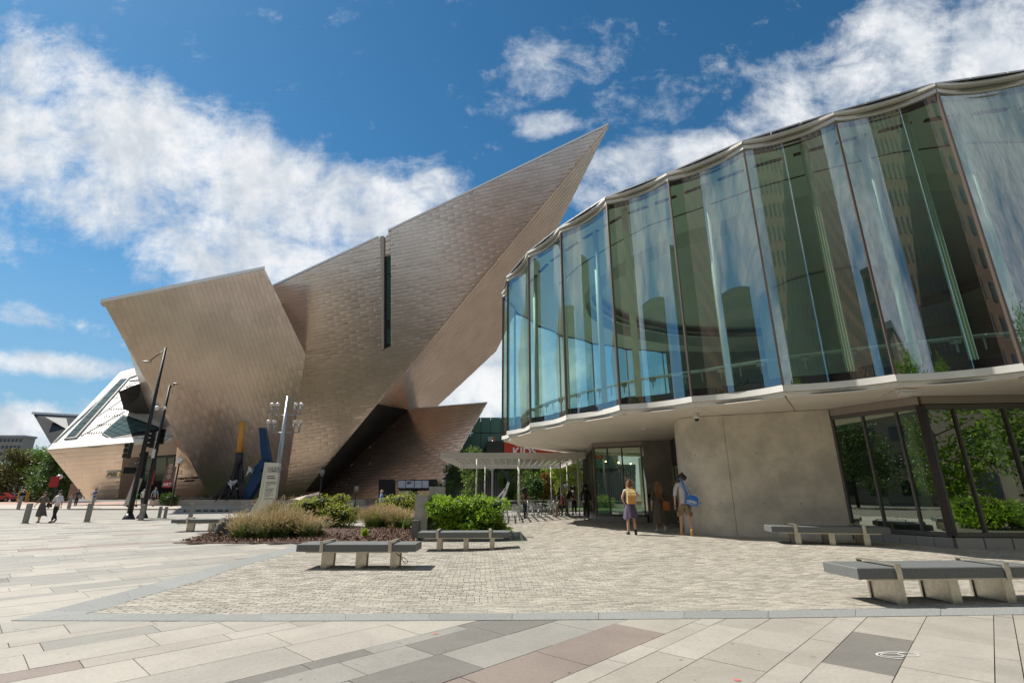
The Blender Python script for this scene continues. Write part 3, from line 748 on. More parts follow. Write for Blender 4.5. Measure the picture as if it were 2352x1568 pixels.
for i in range(NR):
    p, q = RING[i], RING[(i + 1) % NR]
    n = 12 if i < 9 or i > NR - 4 else 5
    g = wall_strip(scallop(p, q, n, .10), ZG0 + .02, ZG1).build('glass_bay', M_GLASS_UP, pav, world=True)
    m = MB(); c = Vector((cxp, cyp)); o = (Vector(p) - c).normalized() * .03
    m.box((p[0] + o.x, p[1] + o.y, (ZG0 + ZG1) / 2), (.05, .09, ZG1 - ZG0), math.atan2(o.y, o.x) + math.pi / 2); m.build('mullion', M_MULL, pav, world=True)
    # opaque edge strips at head and foot of the pane
    e = MB(); wall_strip(scallop(p, q, n, .10, -.03), ZG1 - .2, ZG1, e); wall_strip(scallop(p, q, n, .10, -.03), ZG0 + .02, ZG0 + .24, e)
    e.build('edge_strip', M_EDGE, g, world=False) if False else e.build('edge_strip', M_EDGE, pav, world=True)
    # fascias: sill, its lower lip and the head trim
    for nm, z0, z1, off, sg in (('sill_fascia', 4.14, 4.31, .07, .12), ('lower_lip', 4.03, 4.13, -.03, .10), ('head_trim', 11.83, 11.95, .07, .12), ('roof_lip', 12.0, 12.08, .12, .07)):
        a = scallop(p, q, n, sg, off); b_ = scallop(p, q, n, sg, off - .5); f = MB()
        wall_strip(a, z0, z1, f)
        for k in range(n):
            f.poly([(*a[k], z0), (*b_[k], z0), (*b_[k + 1], z0), (*a[k + 1], z0)]); f.poly([(*a[k], z1), (*a[k + 1], z1), (*b_[k + 1], z1), (*b_[k], z1)])
        f.build(nm, M_FASCIA, pav, world=True)
# roof deck with a standing edge, ceiling and floor plates
def disc(pts, z, name, m_, hole=None, up=True):
    b = MB(); n = len(pts)
    if hole:
        b.v = [(*p, z) for p in pts] + [(*p, z) for p in hole]
        b.f = [(k, (k + 1) % n, n + (k + 1) % n, n + k) for k in range(n)]; b.sm = [False] * n
    else: b.v = [(cxp, cyp, z)] + [(*p, z) for p in pts]; b.f = [(0, 1 + k, 1 + (k + 1) % n) for k in range(n)]; b.sm = [False] * n
    return b.build(name, m_, pav, world=True)
def inset(f, ring=RING): return [(cxp + (p[0] - cxp) * f, cyp + (p[1] - cyp) * f) for p in ring]
for i in list(range(0, 10)) + list(range(10, NR)):
    p, q = Vector(RING[i]), Vector(RING[(i + 1) % NR]); c = Vector((cxp, cyp))
    pi, qi = c + (p - c) * .955, c + (q - c) * .955; p2, q2 = c + (p - c) * 1.004, c + (q - c) * 1.004
    for k in range(3 if i < 9 else 1):
        N_ = 3 if i < 9 else 1; t0, t1 = k / N_ + .006, (k + 1) / N_ - .006
        m = MB(); A_, B_, C_, D_ = [a.lerp(b, t) for a, b, t in ((p2, q2, t0), (p2, q2, t1), (pi, qi, t1), (pi, qi, t0))]
        m.prism([(*A_, 12.10), (*B_, 12.10), (*C_, 12.42), (*D_, 12.42)], (0, 0, .05)); m.build('roof_panel', mat('zinc_roof', (.40, .395, .38), .4, .6, var=.08), pav, world=True)
disc(inset(.96), 12.36, 'roof_deck', M_GREY)
disc(inset(.992), 11.9, 'ceiling_backing', mat('ceiling_grey', (.35, .37, .33), .7), inset(.66))
ceil = disc(inset(.985), 11.7, 'ceiling', mat('ceiling_white', (.80, .83, .74), .7, nscale=.5, namt=.05), inset(.68))
disc(inset(.985), 4.32, 'floor', mat('hall_floor', (.45, .44, .40), .35, nscale=2, namt=.15), None)
disc(inset(.69), 12.3, 'high_ceiling', mat('ceiling_white', (.6, .63, .56)), None)
# ceiling slots following the wall
for j, f in enumerate((.93, .82)):
    for i in range(0, 10):
        for h in (0, 1):
            p, q = Vector(RING[i]).lerp(Vector(RING[i + 1]), .06 + .5 * h), Vector(RING[i]).lerp(Vector(RING[i + 1]), .42 + .5 * h); c = Vector((cxp, cyp))
            if j == 1: p, q = Vector(RING[i]), Vector(RING[i + 1])
            a, b_ = c + (p - c) * f, c + (q - c) * f; m = MB(); m.bar((*a, 11.68), (*b_, 11.68), .13 if j == 0 else .03, .03); m.build('ceiling_slot', M_DARK, pav, world=True)
            if j == 1: break
# set-back inner drum wall with a curved head, mullioned clerestory and a guard rail
inner = inset(.70); inner.append(inner[0])
m = wall_strip(inner, 11.05, 11.72); m.build('bulkhead', mat('bulkhead_paint', (.62, .66, .62), .7), pav, world=True)
core = [(17.5 + 3.4 * math.cos(a), 25.5 + 3.4 * math.sin(a)) for a in [2 * math.pi * k / 40 for k in range(41)]]
wall_strip(core, 4.3, 12.2).build('lift_core', mat('core_plaster', (.60, .64, .60), .8, nscale=.7, namt=.1), pav, world=True)
rr_ = inset(.93); rr_ = rr_[-4:] + rr_[:13]
rail = [tuple(Vector(rr_[k // 4]).lerp(Vector(rr_[k // 4 + 1]), (k % 4) / 4)) for k in range(61)]
rl = MB()
for k in range(60):
    rl.bar((*rail[k], 5.25), (*rail[k + 1], 5.25), .28, .04)
    rl.bar((*rail[k], 5.25), (*rail[k], 4.9), .03)
rl.build('radiator_shelf', mat('shelf_steel', (.42, .46, .42), .5, .4), pav, world=True)
for k in range(1, 60, 2):
    b_ = MB(); b_.box((rail[k][0], rail[k][1], 5.17), (.16, .16, .1)); b_.build('shelf_bracket', MATS['shelf_steel'], pav, world=True)
rw_ = inset(.965)
wall_strip(rw_[10:25], 4.33, 11.7).build('rear_wall', mat('rear_wall_paint', (.33, .36, .33), .8, nscale=.6, namt=.15), pav, world=True)
# slender interior columns just behind the glass
for i in (0, 2, 4, 6, 7, 9):
    p = Vector(RING[i]).lerp(Vector(RING[i + 1]), .35); c = Vector((cxp, cyp)); a = c + (p - c) * .93
    m = MB(); m.tube([(*a, 4.32), (*a, 11.7)], .11, 12); m.build('column', mat('column_white', (.72, .74, .64), .5), pav, world=True)
# sheer curtains drawn together in narrow stacks
for i, t in ((1, .75), (3, .12), (5, .62), (6, .70)):
    p = Vector(RING[i]).lerp(Vector(RING[i + 1]), t); d_ = (Vector(RING[i + 1]) - Vector(RING[i])).normalized(); c = Vector((cxp, cyp)); p = c + (p - c) * .972
    pts = [p + d_ * (.03 * k) + (c - p).normalized() * (.045 * (k % 2)) for k in range(8)]
    wall_strip(pts, 4.34, 11.66, smooth=False).build('curtain', mat('sheer_curtain', (.62, .66, .52), .8), pav, world=True)
# dark desks and chairs upstairs, seen low through the glass
for (x, y, a) in ((1.9, 23.5, .3), (4.6, 19.3, .9), (7.8, 16.6, .2), (10.6, 14.4, .6)):
    m = MB(); m.box((x, y, 4.75), (.5, .5, .06), a); m.box((x + .2 * math.cos(a), y + .2 * math.sin(a), 5.0), (.06, .46, .5), a)
    for dx in (-.2, .2):
        for dy in (-.2, .2): m.bar((x + dx, y + dy, 4.34), (x + dx, y + dy, 4.74), .03)
    m.build('upstairs_chair', M_DARK, pav, world=True)
# soffit panels in rings, separated by open joints
disc(inset(.985), 4.06, 'soffit_backing', M_DARK)
for ri, (f0, f1) in enumerate(((.985, .86), (.86, .72), (.72, .56), (.56, .3))):
    for i in range(NR):
        p, q = Vector(RING[i]), Vector(RING[(i + 1) % NR]); c = Vector((cxp, cyp))
        if ri % 2 == 1 or i > 18 and i < NR - 4: pass
        e = .006
        a_, b_, c_, d_ = c + (p.lerp(q, e) - c) * (f0 - .0006), c + (p.lerp(q, 1 - e) - c) * (f0 - .0006), c + (p.lerp(q, 1 - e) - c) * (f1 + .0006), c + (p.lerp(q, e) - c) * (f1 + .0006)
        if 14 < i < 22: continue
        m = MB(); m.prism([(*a_, 4.0), (*b_, 4.0), (*c_, 4.0), (*d_, 4.0)], (0, 0, .03)); m.build('soffit_panel', M_SOFFIT, pav, world=True)
for (px, py) in ((1267, 1023), (1345, 1037), (1660, 958), (1480, 985)):
    p = PZ(px, py, 3.99); m = MB(); m.tube([(p.x, p.y, 3.96), (p.x, p.y, 4.0)], .13, 14); m.build('downlight', M_WHITE, pav, world=True)
# ---- curved concrete wall at ground level
path = [(6.6, 19.2), (5.95, 18.2), (5.72, 17.3), (5.82, 16.75), (6.25, 16.4), (6.9, 16.12), (7.7, 15.83), (8.6, 15.43), (9.68, 14.98)]
m = MB(); N = 4
pp = []
for k in range(len(path) - 1):
    for j in range(N): pp.append(Vector(path[k]).lerp(Vector(path[k + 1]), j / N))
pp.append(Vector(path[-1]))
joint = 20
for k_ in (14, 18, 24, 28):
    for z_ in (1.25, 2.75):
        c_ = pp[k_]; t_ = (pp[k_ + 1] - pp[k_]).normalized(); n_ = Vector((t_.y, -t_.x)); h_ = MB(); h_.tube([(c_.x - n_.x * .004, c_.y - n_.y * .004, z_), (c_.x + n_.x * .004, c_.y + n_.y * .004, z_)], .022, 10); h_.build('tie_hole', M_GREY, pav, world=True)
for seg in (pp[:joint + 1], pp[joint:]):
    a = seg[:-1] + [seg[-1] - (seg[-1] - seg[-2]).normalized() * .01]
    m = MB(); wall_strip(a, .1, 3.985, m); bk_ = [(p[0] + .25, p[1] + .5) for p in a]; wall_strip(bk_, .1, 3.985, m)
    m.poly([(*a[-1], .1), (*bk_[-1], .1), (*bk_[-1], 3.985), (*a[-1], 3.985)]); m.poly([(*a[0], .1), (*bk_[0], .1), (*bk_[0], 3.985), (*a[0], 3.985)])
    m.build('concrete_wall', M_CONC, pav, world=True)
m = MB(); wall_strip([(6.6, 19.4), (9.6, 15.4)], .1, 3.98, m); m.build('wall_core', M_BLACK, pav, world=True)
# ---- corner glazing on the right
K0, K1, K2 = Vector((9.74, 14.98)), Vector((10.82, 12.95)), Vector((18.5, 12.35))
def curb(a, b, n, z0=.1, z1=.5, th=.3):
    d = (b - a).normalized(); nn = Vector((d.y, -d.x))
    if nn.dot(Vector((0, -1)) + Vector((-.3, 0))) < 0: nn = -nn
    for k in range(n):
        p, q = a.lerp(b, k / n + .002), a.lerp(b, (k + 1) / n - .002); m = MB()
        m.prism([(*(p + nn * .07), z0), (*(q + nn * .07), z0), (*(q - nn * th), z0), (*(p - nn * th), z0)], (0, 0, z1 - z0)); m.build('plinth_block', mat('plinth_stone', (.36, .35, .33), .75, var=.07, nscale=20, namt=.1), pav, world=True)
def glazing(a, b, z0, z1, cuts, frame_w=.05, name='glass_pane', gm=M_GLASS_LO):
    d = (b - a)
    for z, h in ((z0 - .05, .1), (z1 + .05, .12)):
        m = MB(); m.bar((*a, z), (*b, z), .12, h); m.build('frame_rail', M_FRAME, pav, world=True)
    for t in cuts:
        p = a + d * t; m = MB(); m.box((p.x, p.y, (z0 + z1) / 2), (.12, frame_w, z1 - z0), math.atan2(d.y, d.x) + math.pi / 2); m.build('mullion', M_FRAME, pav, world=True)
    for t0, t1 in zip(cuts[:-1], cuts[1:]):
        p, q = a + d * (t0 + .002), a + d * (t1 - .002); m = MB(); m.poly([(*p, z0), (*q, z0), (*q, z1), (*p, z1)]); m.build(name, gm, pav, world=True)
curb(K0, K1, 6); curb(K1, K2, 12)
glazing(K0, K1, .62, 3.68, (0.0, .37, .74, .97)); glazing(K1, K2, .62, 3.66, (.0, .10, .26, .42, .58, .74, 1.))
m = MB(); m.box((K1.x, K1.y, 2.15), (.17, .17, 3.2), .6); m.build('corner_post', mat('corner_post', (.05, .04, .04), .4, .5), pav, world=True)
for a, b_ in ((K0, K1), (K1, K2)):
    m = MB(); m.bar((*a, 3.89), (*b_, 3.89), .16, .2); m.build('head_beam', mat('bronze_head', (.33, .29, .25), .45, .5), pav, world=True)
# room behind it
m = MB(); m.poly([(9.8, 15.6, .58), (10.9, 13.1, .58), (19, 12.4, .58), (19, 19, .58), (9.8, 19, .58)]); m.build('room_floor', mat('dark_floor', (.10, .10, .09), .5), pav, world=True)
m = MB(); m.poly([(10.0, 18.6, .5), (19.5, 18.6, .5), (19.5, 18.6, 4), (10.0, 18.6, 4)]); m.build('room_wall', mat('room_wall', (.12, .13, .10), .8, nscale=1, namt=.2), pav, world=True)
m = MB(); m.poly([(9.95, 15.3, .5), (9.95, 18.6, .5), (9.95, 18.6, 4), (9.95, 15.3, 4)]); m.build('room_wall', MATS['room_wall'], pav, world=True)
for x, y in ((11.2, 14.0), (13.3, 13.7), (15.6, 13.6)):
    m = MB(); m.tube([(x, y, .58), (x, y, 4)], .13, 12); m.build('column', mat('column_white', (.72, .74, .64)), pav, world=True)
# ---- entrance recess
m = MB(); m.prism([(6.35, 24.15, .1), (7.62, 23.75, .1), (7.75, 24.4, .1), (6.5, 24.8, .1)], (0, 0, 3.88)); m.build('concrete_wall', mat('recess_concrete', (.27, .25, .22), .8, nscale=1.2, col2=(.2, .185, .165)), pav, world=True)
dr0, dr1 = Vector((7.62, 23.7)), Vector((6.75, 18.6))
m = MB(); m.poly([(*dr0, .1), (*dr1, .1), (*dr1, 4), (*dr0, 4)]); m.build('entrance_backing', M_BLACK, pav, world=True)
m = MB(); a_, b_ = dr0 + Vector((-.12, 0)), dr1 + Vector((-.12, 0)); m.prism([(*a_, 2.75), (*b_, 2.75), (*(b_ + Vector((.1, 0))), 2.75), (*(a_ + Vector((.1, 0))), 2.75)], (0, 0, 1.2)); m.build('sign_band', mat('sign_band', (.03, .032, .03), .35), pav, world=True)
text('ANNA & JE', .24, M_WHITE, pav, frame((a_.lerp(b_, .45).x - .03, a_.lerp(b_, .45).y, 3.25), (b_ - a_).to_3d(), (0, 0, 1)))
for k in range(5):
    t0, t1 = k / 5 + .012, (k + 1) / 5 - .012; p, q = a_.lerp(b_, t0), a_.lerp(b_, t1)
    d = MB()
    d.bar((*p, .3), (*p, 2.7), .05); d.bar((*q, .3), (*q, 2.7), .05); d.bar((*p, 2.68), (*q, 2.68), .05); d.bar((*p, .34), (*q, .34), .05, .1)
    do = d.build('entrance_door', M_STEEL, pav, world=True)
    d = MB(); d.poly([(*p, .4), (*q, .4), (*q, 2.66), (*p, 2.66)]); d.build('pane', M_GLASS_LO, do, world=True)
    h = MB(); c_ = p.lerp(q, .12); h.tube([(c_.x - .08, c_.y, .9), (c_.x - .08, c_.y, 2.1)], .02, 8); h.build('handle', M_STEEL, do, world=True)
m = MB(); m.box((6.42, 24.0, 1.45), (.18, .1, .2)); m.build('door_button', M_BLACK, pav, world=True)
# ---- left ground-floor glass box under the soffit
Q0, Q1, Q2 = Vector((4.12, 25.25)), Vector((6.3, 24.25)), Vector((4.6, 32.6))
curb(Q0, Q1, 6, .1, .52); curb(Q2, Q0, 9, .1, .52)
glazing(Q0, Q1, .62, 3.72, (0.0, .28, .58, .97)); glazing(Q2, Q0, .62, 3.72, (0., .2, .4, .6, .8, .995))
for a, b_ in ((Q0, Q1), (Q2, Q0)):
    m = MB(); m.bar((*a, 3.89), (*b_, 3.89), .18, .2); m.build('head_beam', MATS['bronze_head'], pav, world=True)
m = MB(); m.poly([(4.3, 25.5, .55), (8, 24.5, .55), (9, 34, .55), (4.6, 34, .55)]); m.build('room_floor', MATS['dark_floor'], pav, world=True)
m = MB(); m.poly([(8, 24.5, .3), (9, 36, .3), (9, 36, 4), (8, 24.5, 4)]); m.build('room_wall', MATS['room_wall'], pav, world=True)
for k in range(3):
    m = MB(); m.ball((5.0 + .9 * k, 27 + k, 3.2), .04, 8, 5); m.build('pendant_bulb', mat('lit_bulb', (1, .8, .5), emit=(1, .72, .35, 12)), pav, world=True)
# ground floor behind the drum, so nothing shows through underneath
m = MB(); m.poly([(9, 36, .2), (20, 40, .2), (20, 40, 4), (9, 36, 4)]); m.poly([(18.6, 12.4, .2), (24, 20, .2), (24, 20, 4), (18.6, 12.4, 4)]); m.build('service_wall', M_CONC, pav, world=True)
# dome camera and a box light fixed under the soffit
p = PZ(1599, 950, 3.98)
dc = thing('security_camera', 'white dome security camera hanging under the pale soffit above the concrete wall', 'camera', (p.x, p.y, 3.99))
m = MB(); m.tube([(0, 0, 0), (0, 0, -.06)], [.09, .09], 14); m.tube([(0, 0, -.06), (0, 0, -.17)], [.10, .09], 14); m.build('housing', M_WHITE, dc)
m = MB(); m.ball((0, 0, -.17), (.075, .075, .075), 12, 8); m.build('dome', M_BLACK, dc)
p = PZ(2083, 897, 3.95)
lf = thing('soffit_light', 'clear box floodlight fixed under the soffit at the corner of the lower glazing', 'light', (p.x, p.y, 3.98))
m = MB(); m.box((0, 0, -.03), (.42, .2, .05)); m.build('mount', M_WHITE, lf); m = MB(); m.box((0, 0, -.11), (.40, .17, .09)); m.build('diffuser', M_LENS, lf)
for px, py, w in ((1592 / 1, 0, 0),): pass
for px, py, d in ((1404, 1130.5, 'black spotlight box under the soffit left of the glass corner'), ):
    p = PZ(1283, 1038, 3.97); s_ = thing('spotlight', 'small black spotlight under the pale soffit above the slatted canopy', 'light', (p.x, p.y, 3.99))
    m = MB(); m.box((0, 0, -.05), (.08, .08, .1)); m.build('bracket', M_DARK, s_); m = MB(); m.box((0, -.02, -.16), (.22, .2, .14)); m.build('lamp_head', M_DARK, s_)

# ================================================================ BENCHES
BW, BH, BT = .74, .50, .15
def make_bench():
    t = thing('bench', None, 'bench'); L = 2.9
    m = MB(); sk = .07
    c8 = [(-L / 2, -BW / 2), (L / 2, -BW / 2), (L / 2 , BW / 2), (-L / 2, BW / 2)]; z0, z1, e = BH - BT, BH, .012
    lo = [(x, y, z0) for x, y in c8]; mi = [(x, y, z1 - e) for x, y in c8]; hi = [(x - e * (1 if x > 0 else -1), y - e * (1 if y > 0 else -1), z1) for x, y in c8]
    m.poly(hi); m.poly(lo[::-1])
    for k in range(4): m.poly([lo[k], lo[(k + 1) % 4], mi[(k + 1) % 4], mi[k]]); m.poly([mi[k], mi[(k + 1) % 4], hi[(k + 1) % 4], hi[k]])
    m.build('seat', M_GRAN, t)
    m = MB(); m.box((0, -BW / 2 + .1, z0 - .014), (L * .86, .1, .026)); m.box((0, BW / 2 - .1, z0 - .014), (L * .86, .1, .026)); m.build('seat_frame', M_STEEL, t)
    for x in (-.27 * L, 0.02 * L, .31 * L):
        m = MB(); w = .15
        m.box((x, 0, (z0 - .03) / 2 + .0), (.10, BW * .62, z0 - .035)); m.box((x, -BW * .34, (z0 - .03) / 2), (w, .035, z0 - .032)); m.box((x, BW * .34, (z0 - .03) / 2), (w, .035, z0 - .032)); m.build('leg', M_STEEL, t)
    for x in (-.29 * L, .285 * L):
        m = MB(); w = .085; yf = BW / 2 + .011
        m.box((x, -yf, z0 + .085), (w, .02, .21)); m.box((x, yf, z0 + .085), (w, .02, .21))
        m.bar((x, -yf - .01, z1 + .045), (x, yf + .01, z1 + .045), w, .016); m.build('skate_stop', M_STEEL, t)
    return t
bench0 = make_bench(); used = []
def bench(FL, FR, label, z=.5, flen=None, anchor='L'):
    a, b_ = PZ(*FL, z), PZ(*FR, z); d = (b_ - a); d.z = 0; L = d.length; d.normalize()
    o = bench0 if not used else copy_tree(bench0); used.append(o)
    n = Vector((-d.y, d.x, 0)); o.scale = ((flen or L) / 2.9, 1, 1)
    if flen is None: cen = (a + b_) / 2
    else: cen = a + d * flen / 2 if anchor == 'L' else b_ - d * flen / 2
    cen = cen + n * BW / 2; cen.z = z - BH
    o.location = cen; o.rotation_euler = (0, 0, math.atan2(d.y, d.x))
    print('bench', round(L, 2), [round(v, 2) for v in cen])
    o['label'] = label; o['category'] = 'bench'; o['group'] = 'granite and steel benches on the plaza'; return o
bn1 = bench((682, 1249), (955, 1249), 'granite bench in front of the mulch bed with a wire loop hanging from it')
bench((960, 1221.7), (1171, 1221), 'granite bench standing close in front of the leafy green hedge')
bench((1968, 1303.7), (2352, 1300), 'largest, nearest granite bench, cut by the right edge', flen=2.9)
bench((1771, 1207.5), (1982, 1210), 'granite bench beside the curved concrete wall, half in shade', z=.72, flen=2.75)
bench((394, 1192.5), (560, 1191), 'granite bench half hidden behind the tall feathery grass', flen=2.9)
bench((779, 1175.5), (893, 1175), 'granite bench in front of the rounded yellow-green bushes', z=.55, flen=2.9)
bench((1187, 1170.5), (1299, 1170.5), 'granite bench between the plaza and the cafe railing', z=.52, flen=2.9)
wl = MB(); wl.tube([(.95, -.3, .33), (1.05, -.38, .28), (1.2, -.42, .24), (1.3, -.42, .17), (1.24, -.42, .12), (1.17, -.42, .18), (1.1, -.4, .27), (1.0, -.36, .31)], .007, 6); 
wo = wl.build('cable_loop', M_DARK, bn1)
# ================================================================ BOLLARDS
def make_bollard():
    t = thing('bollard', None, 'bollard'); m = MB(); w, dp, h = .24, .14, .98
    m.prism([(-w / 2, -dp / 2, 0), (w / 2, -dp / 2, 0), (w / 2, dp / 2, 0), (-w / 2, dp / 2, 0)], (0, 0, h - .04)); m.poly([(-w / 2 + .02, -dp / 2 + .02, h), (w / 2 - .02, -dp / 2 + .02, h), (w / 2 - .02, dp / 2 - .02, h), (-w / 2 + .02, dp / 2 - .02, h)])
    c = [(-w / 2, -dp / 2), (w / 2, -dp / 2), (w / 2, dp / 2), (-w / 2, dp / 2)]
    for k in range(4):
        p, q = c[k], c[(k + 1) % 4]; m.poly([(*p, h - .04), (*q, h - .04), (q[0] - .02 * (1 if q[0] > 0 else -1), q[1] - .02 * (1 if q[1] > 0 else -1), h), (p[0] - .02 * (1 if p[0] > 0 else -1), p[1] - .02 * (1 if p[1] > 0 else -1), h)])
    m.build('post', mat('bollard_stone', (.27, .26, .24), .75, nscale=8, namt=.2), t)
    m = MB(); m.box((0, 0, .02), (.30, .2, .04)); m.build('foot_plate', M_STEEL, t); return t
bol0 = make_bollard(); bu = []
for px, py, h, lab in ((57, 1202, 1.05, 'stone bollard just left of the two women walking'), (199, 1199, 1.05, 'stone bollard between the walking women and the traffic signal post'),
                    (41, 1170, 1.1, 'dark leftmost bollard by the street edge'), (157, 1169, 1.1, 'bollard by the man in dark clothes at the street'),
                    (323, 1195, .95, 'stone bollard at the foot of the shorter signal post'), (365, 1189, .75, 'thin short bollard, first of the pair right of the signal posts'), (378, 1190, .75, 'thin short bollard, second of the pair right of the signal posts'),
                    (437, 1188, .95, 'stone bollard standing behind the long grey bench'), (299, 1150, .9, 'slim stone bollard far off by the museum steps'), (790, 1166, .8, 'small bollard top showing over the feathery grass')):
    p = G(px, py); o = bol0 if not bu else copy_tree(bol0); bu.append(o); o.location = p; k = h / .98; o.scale = (.62 if 'thin' in lab else 1, 1, k); o['label'] = lab; o['category'] = 'bollard'; o['group'] = 'bollards round the plaza'
# ================================================================ CANOPY AND CAFE
def W4(px, py, Y): return PY(px, py, Y)
cz = gz(1, 32)
canopy = thing('canopy', 'white slatted metal canopy on thin posts over the cafe terrace', 'canopy', (0, 33, cz))
CX0, CX1, CY0, CY1, CZ = -3.95, 4.1, 28.2, 39.5, 3.6
for a, b in (((CX0, CY0), (CX1, CY0)), ((CX1, CY0), (CX1 - .3, CY1)), ((CX1 - .3, CY1), (CX0, CY1)), ((CX0, CY1), (CX0, CY0))):
    m = MB(); m.bar((*a, CZ), (*b, CZ), .12, .30); m.build('edge_beam', M_BEAM, canopy, world=True)
sb = MB()
for k in range(27):
    x = CX0 + .2 + k * .42; m = MB()
    if x > CX1 - .3: break
    m.bar((x, CY0 + .06, CZ + .06), (x, CY1 - .06, CZ + .06), .06, .06); m.build('slat', M_BEAM, canopy, world=True)
for k in range(28):
    y = CY0 + .5 + k * 1.0
    if y > CY1 - .2: break
    m = MB(); m.bar((CX0 + .06, y, CZ + .0), (CX1 - .2, y, CZ + .0), .12, .035); m.build('cross_slat', M_BEAM, canopy, world=True)
m = MB(); m.box(((0.6 + CX1) / 2, 31.3, CZ + .145), (CX1 - .7, 4.0, .02)); m.build('roof_sheet', M_BEAM, canopy, world=True)
for x, y in ((-2.05, 29.5), (-1.9, 36), (.42, 29.6), (.45, 37.5), (3.0, 31.5), (3.6, 33.2), (3.75, 28.9), (2.9, 38)):
    m = MB(); m.tube([(x, y, gz(x, y)), (x, y, CZ - .1)], .042, 10); m.build('post', M_BEAM, canopy, world=True)
M_CH = mat('pale_grey_metal', (.42, .42, .41), .4, .5)
def make_chair():
    t = thing('cafe_chair', None, 'chair')
    s = MB(); s.box((0, 0, .45), (.42, .42, .025)); s.build('seat', M_CH, t)
    b = MB()
    for k in range(5): b.bar((-.17 + .085 * k, .2, .46), (-.17 + .085 * k, .27, .84), .035, .008)
    b.bar((-.21, .27, .84), (.21, .27, .84), .03); b.build('backrest', M_CH, t)
    for x in (-.2, .2):
        for y0, y1 in ((-.19, -.24), (.19, .26)):
            l = MB(); l.tube([(x, y0, .45), (x * 1.1, y1, 0)], .012, 6); l.build('leg', M_CH, t)
        a = MB(); a.tube([(x * 1.05, -.2, .45), (x * 1.1, -.16, .66), (x * 1.1, .24, .68)], .012, 6, cap=False); a.build('armrest', M_CH, t)
    return t
def make_table(r=.38, h=.74):
    t = thing('cafe_table', None, 'table'); m = MB(); m.tube([(0, 0, h - .02), (0, 0, h)], r, 20); m.build('tabletop', M_CH, t)
    m = MB(); m.tube([(0, 0, .03), (0, 0, h - .02)], .035, 8); m.build('pedestal', M_CH, t); m = MB(); m.tube([(0, 0, 0), (0, 0, .03)], [.24, .2], 14); m.build('base', M_CH, t); return t
ch0, tb0 = make_chair(), make_table(); chu, tbu = [], []
def put(proto, used_, loc, rz, label, cat, group, sc=1.):
    o = proto if not used_ else copy_tree(proto); used_.append(o); o.location = loc; o.rotation_euler = (0, 0, rz); o.scale = (sc, sc, sc)
    o['label'] = label; o['category'] = cat; o['group'] = group; return o
def gp(x, y): return (x, y, gz(x, y))
rnd = random.Random(4)
TL = ['round cafe table nearest the white blades, left end of the terrace', 'round cafe table just right of the waiter', 'cafe table where the man in red sits', 'rear cafe table behind the waiter', 'rear cafe table in front of the orange tree', 'rear cafe table by the glass wall, behind the man in red']
CL = ['chair at the leftmost front table of the cafe terrace', 'chair at the front table just right of the waiter', 'empty chair across from the man in red', 'chair at the rear table behind the waiter', 'chair at the rear table before the orange tree', 'chair at the rear table by the glass wall']
tabs = [(-1.2, 33.0), (.9, 32.4), (2.45, 31.2), (-.3, 35.8), (2.0, 35.5), (3.3, 34.8)]
for i, (x, y) in enumerate(tabs):
    l = TL[i]
    put(tb0, tbu, gp(x, y), 0, l, 'table', 'cafe tables under the canopy')
k = 0
for i, (x, y) in enumerate(tabs):
    for a in ([.1, 3.3] if i == 2 else [.5, 2.1, 3.6, 5.2]):
        a += rnd.uniform(-.2, .2)
        put(ch0, chu, gp(x + .68 * math.cos(a), y + .68 * math.sin(a)), a - math.pi / 2, 'cafe chair with the man in red on it' if (i == 2 and a < 1) else CL[i], 'chair', 'cafe chairs under the canopy')
RED_SEAT = chu[8].location.copy()
rl_ = thing('terrace_railing', 'thin steel railing in front of the cafe tables', 'railing', gp(1.5, 30.9))
m = MB(); m.tube([(-3.6, 31.1, 1.12), (3.95, 30.3, 1.22)], .022, 8); m.build('handrail', M_CH, rl_, world=True)
for k in range(6):
    x = -3.6 + 7.55 * k / 5; y = 31.1 - .8 * k / 5; m = MB(); m.tube([(x, y, gz(x, y)), (x, y, 1.14 + .1 * k / 5)], .02, 8); m.build('post', M_CH, rl_, world=True)

# ================================================================ PEOPLE
def skin(name, parts, m, parent, sub=1):
    """parts: chains of (x,y,z,r[,r2]); a chain starting with an int continues from that earlier vertex; one continuous surface"""
    V, E, Rr = [], [], []
    for ch in parts:
        prev = None
        for p in ch:
            if isinstance(p, int): prev = p; continue
            V.append(p[:3]); Rr.append((p[3], p[4] if len(p) > 4 else p[3]))
            if prev is not None: E.append((prev, len(V) - 1))
            prev = len(V) - 1
    me = bpy.data.meshes.new(name); me.from_pydata(V, E, []); o = bpy.data.objects.new(name, me); COL.objects.link(o)
    md = o.modifiers.new('skin', 'SKIN'); md.use_smooth_shade = True
    for i, r in enumerate(Rr): me.skin_vertices[0].data[i].radius = r
    me.skin_vertices[0].data[0].use_root = True
    ss = o.modifiers.new('sub', 'SUBSURF'); ss.levels = sub; ss.render_levels = sub
    dg = bpy.context.evaluated_depsgraph_get(); dg.update()
    nm = bpy.data.meshes.new_from_object(o.evaluated_get(dg)); nm.name = name
    o.modifiers.clear(); o.data = nm; bpy.data.meshes.remove(me)
    nm.materials.clear(); nm.materials.append(m)
    nm.polygons.foreach_set('use_smooth', [True] * len(nm.polygons))
    o.parent = parent; return o
_mc = {}
def cm(c, r=.8):
    k = tuple(c)
    if k not in _mc: _mc[k] = mat('cloth_%d' % len(_mc), c, r, nscale=9, namt=.22, bump=.3, bscale=18)
    return _mc[k]
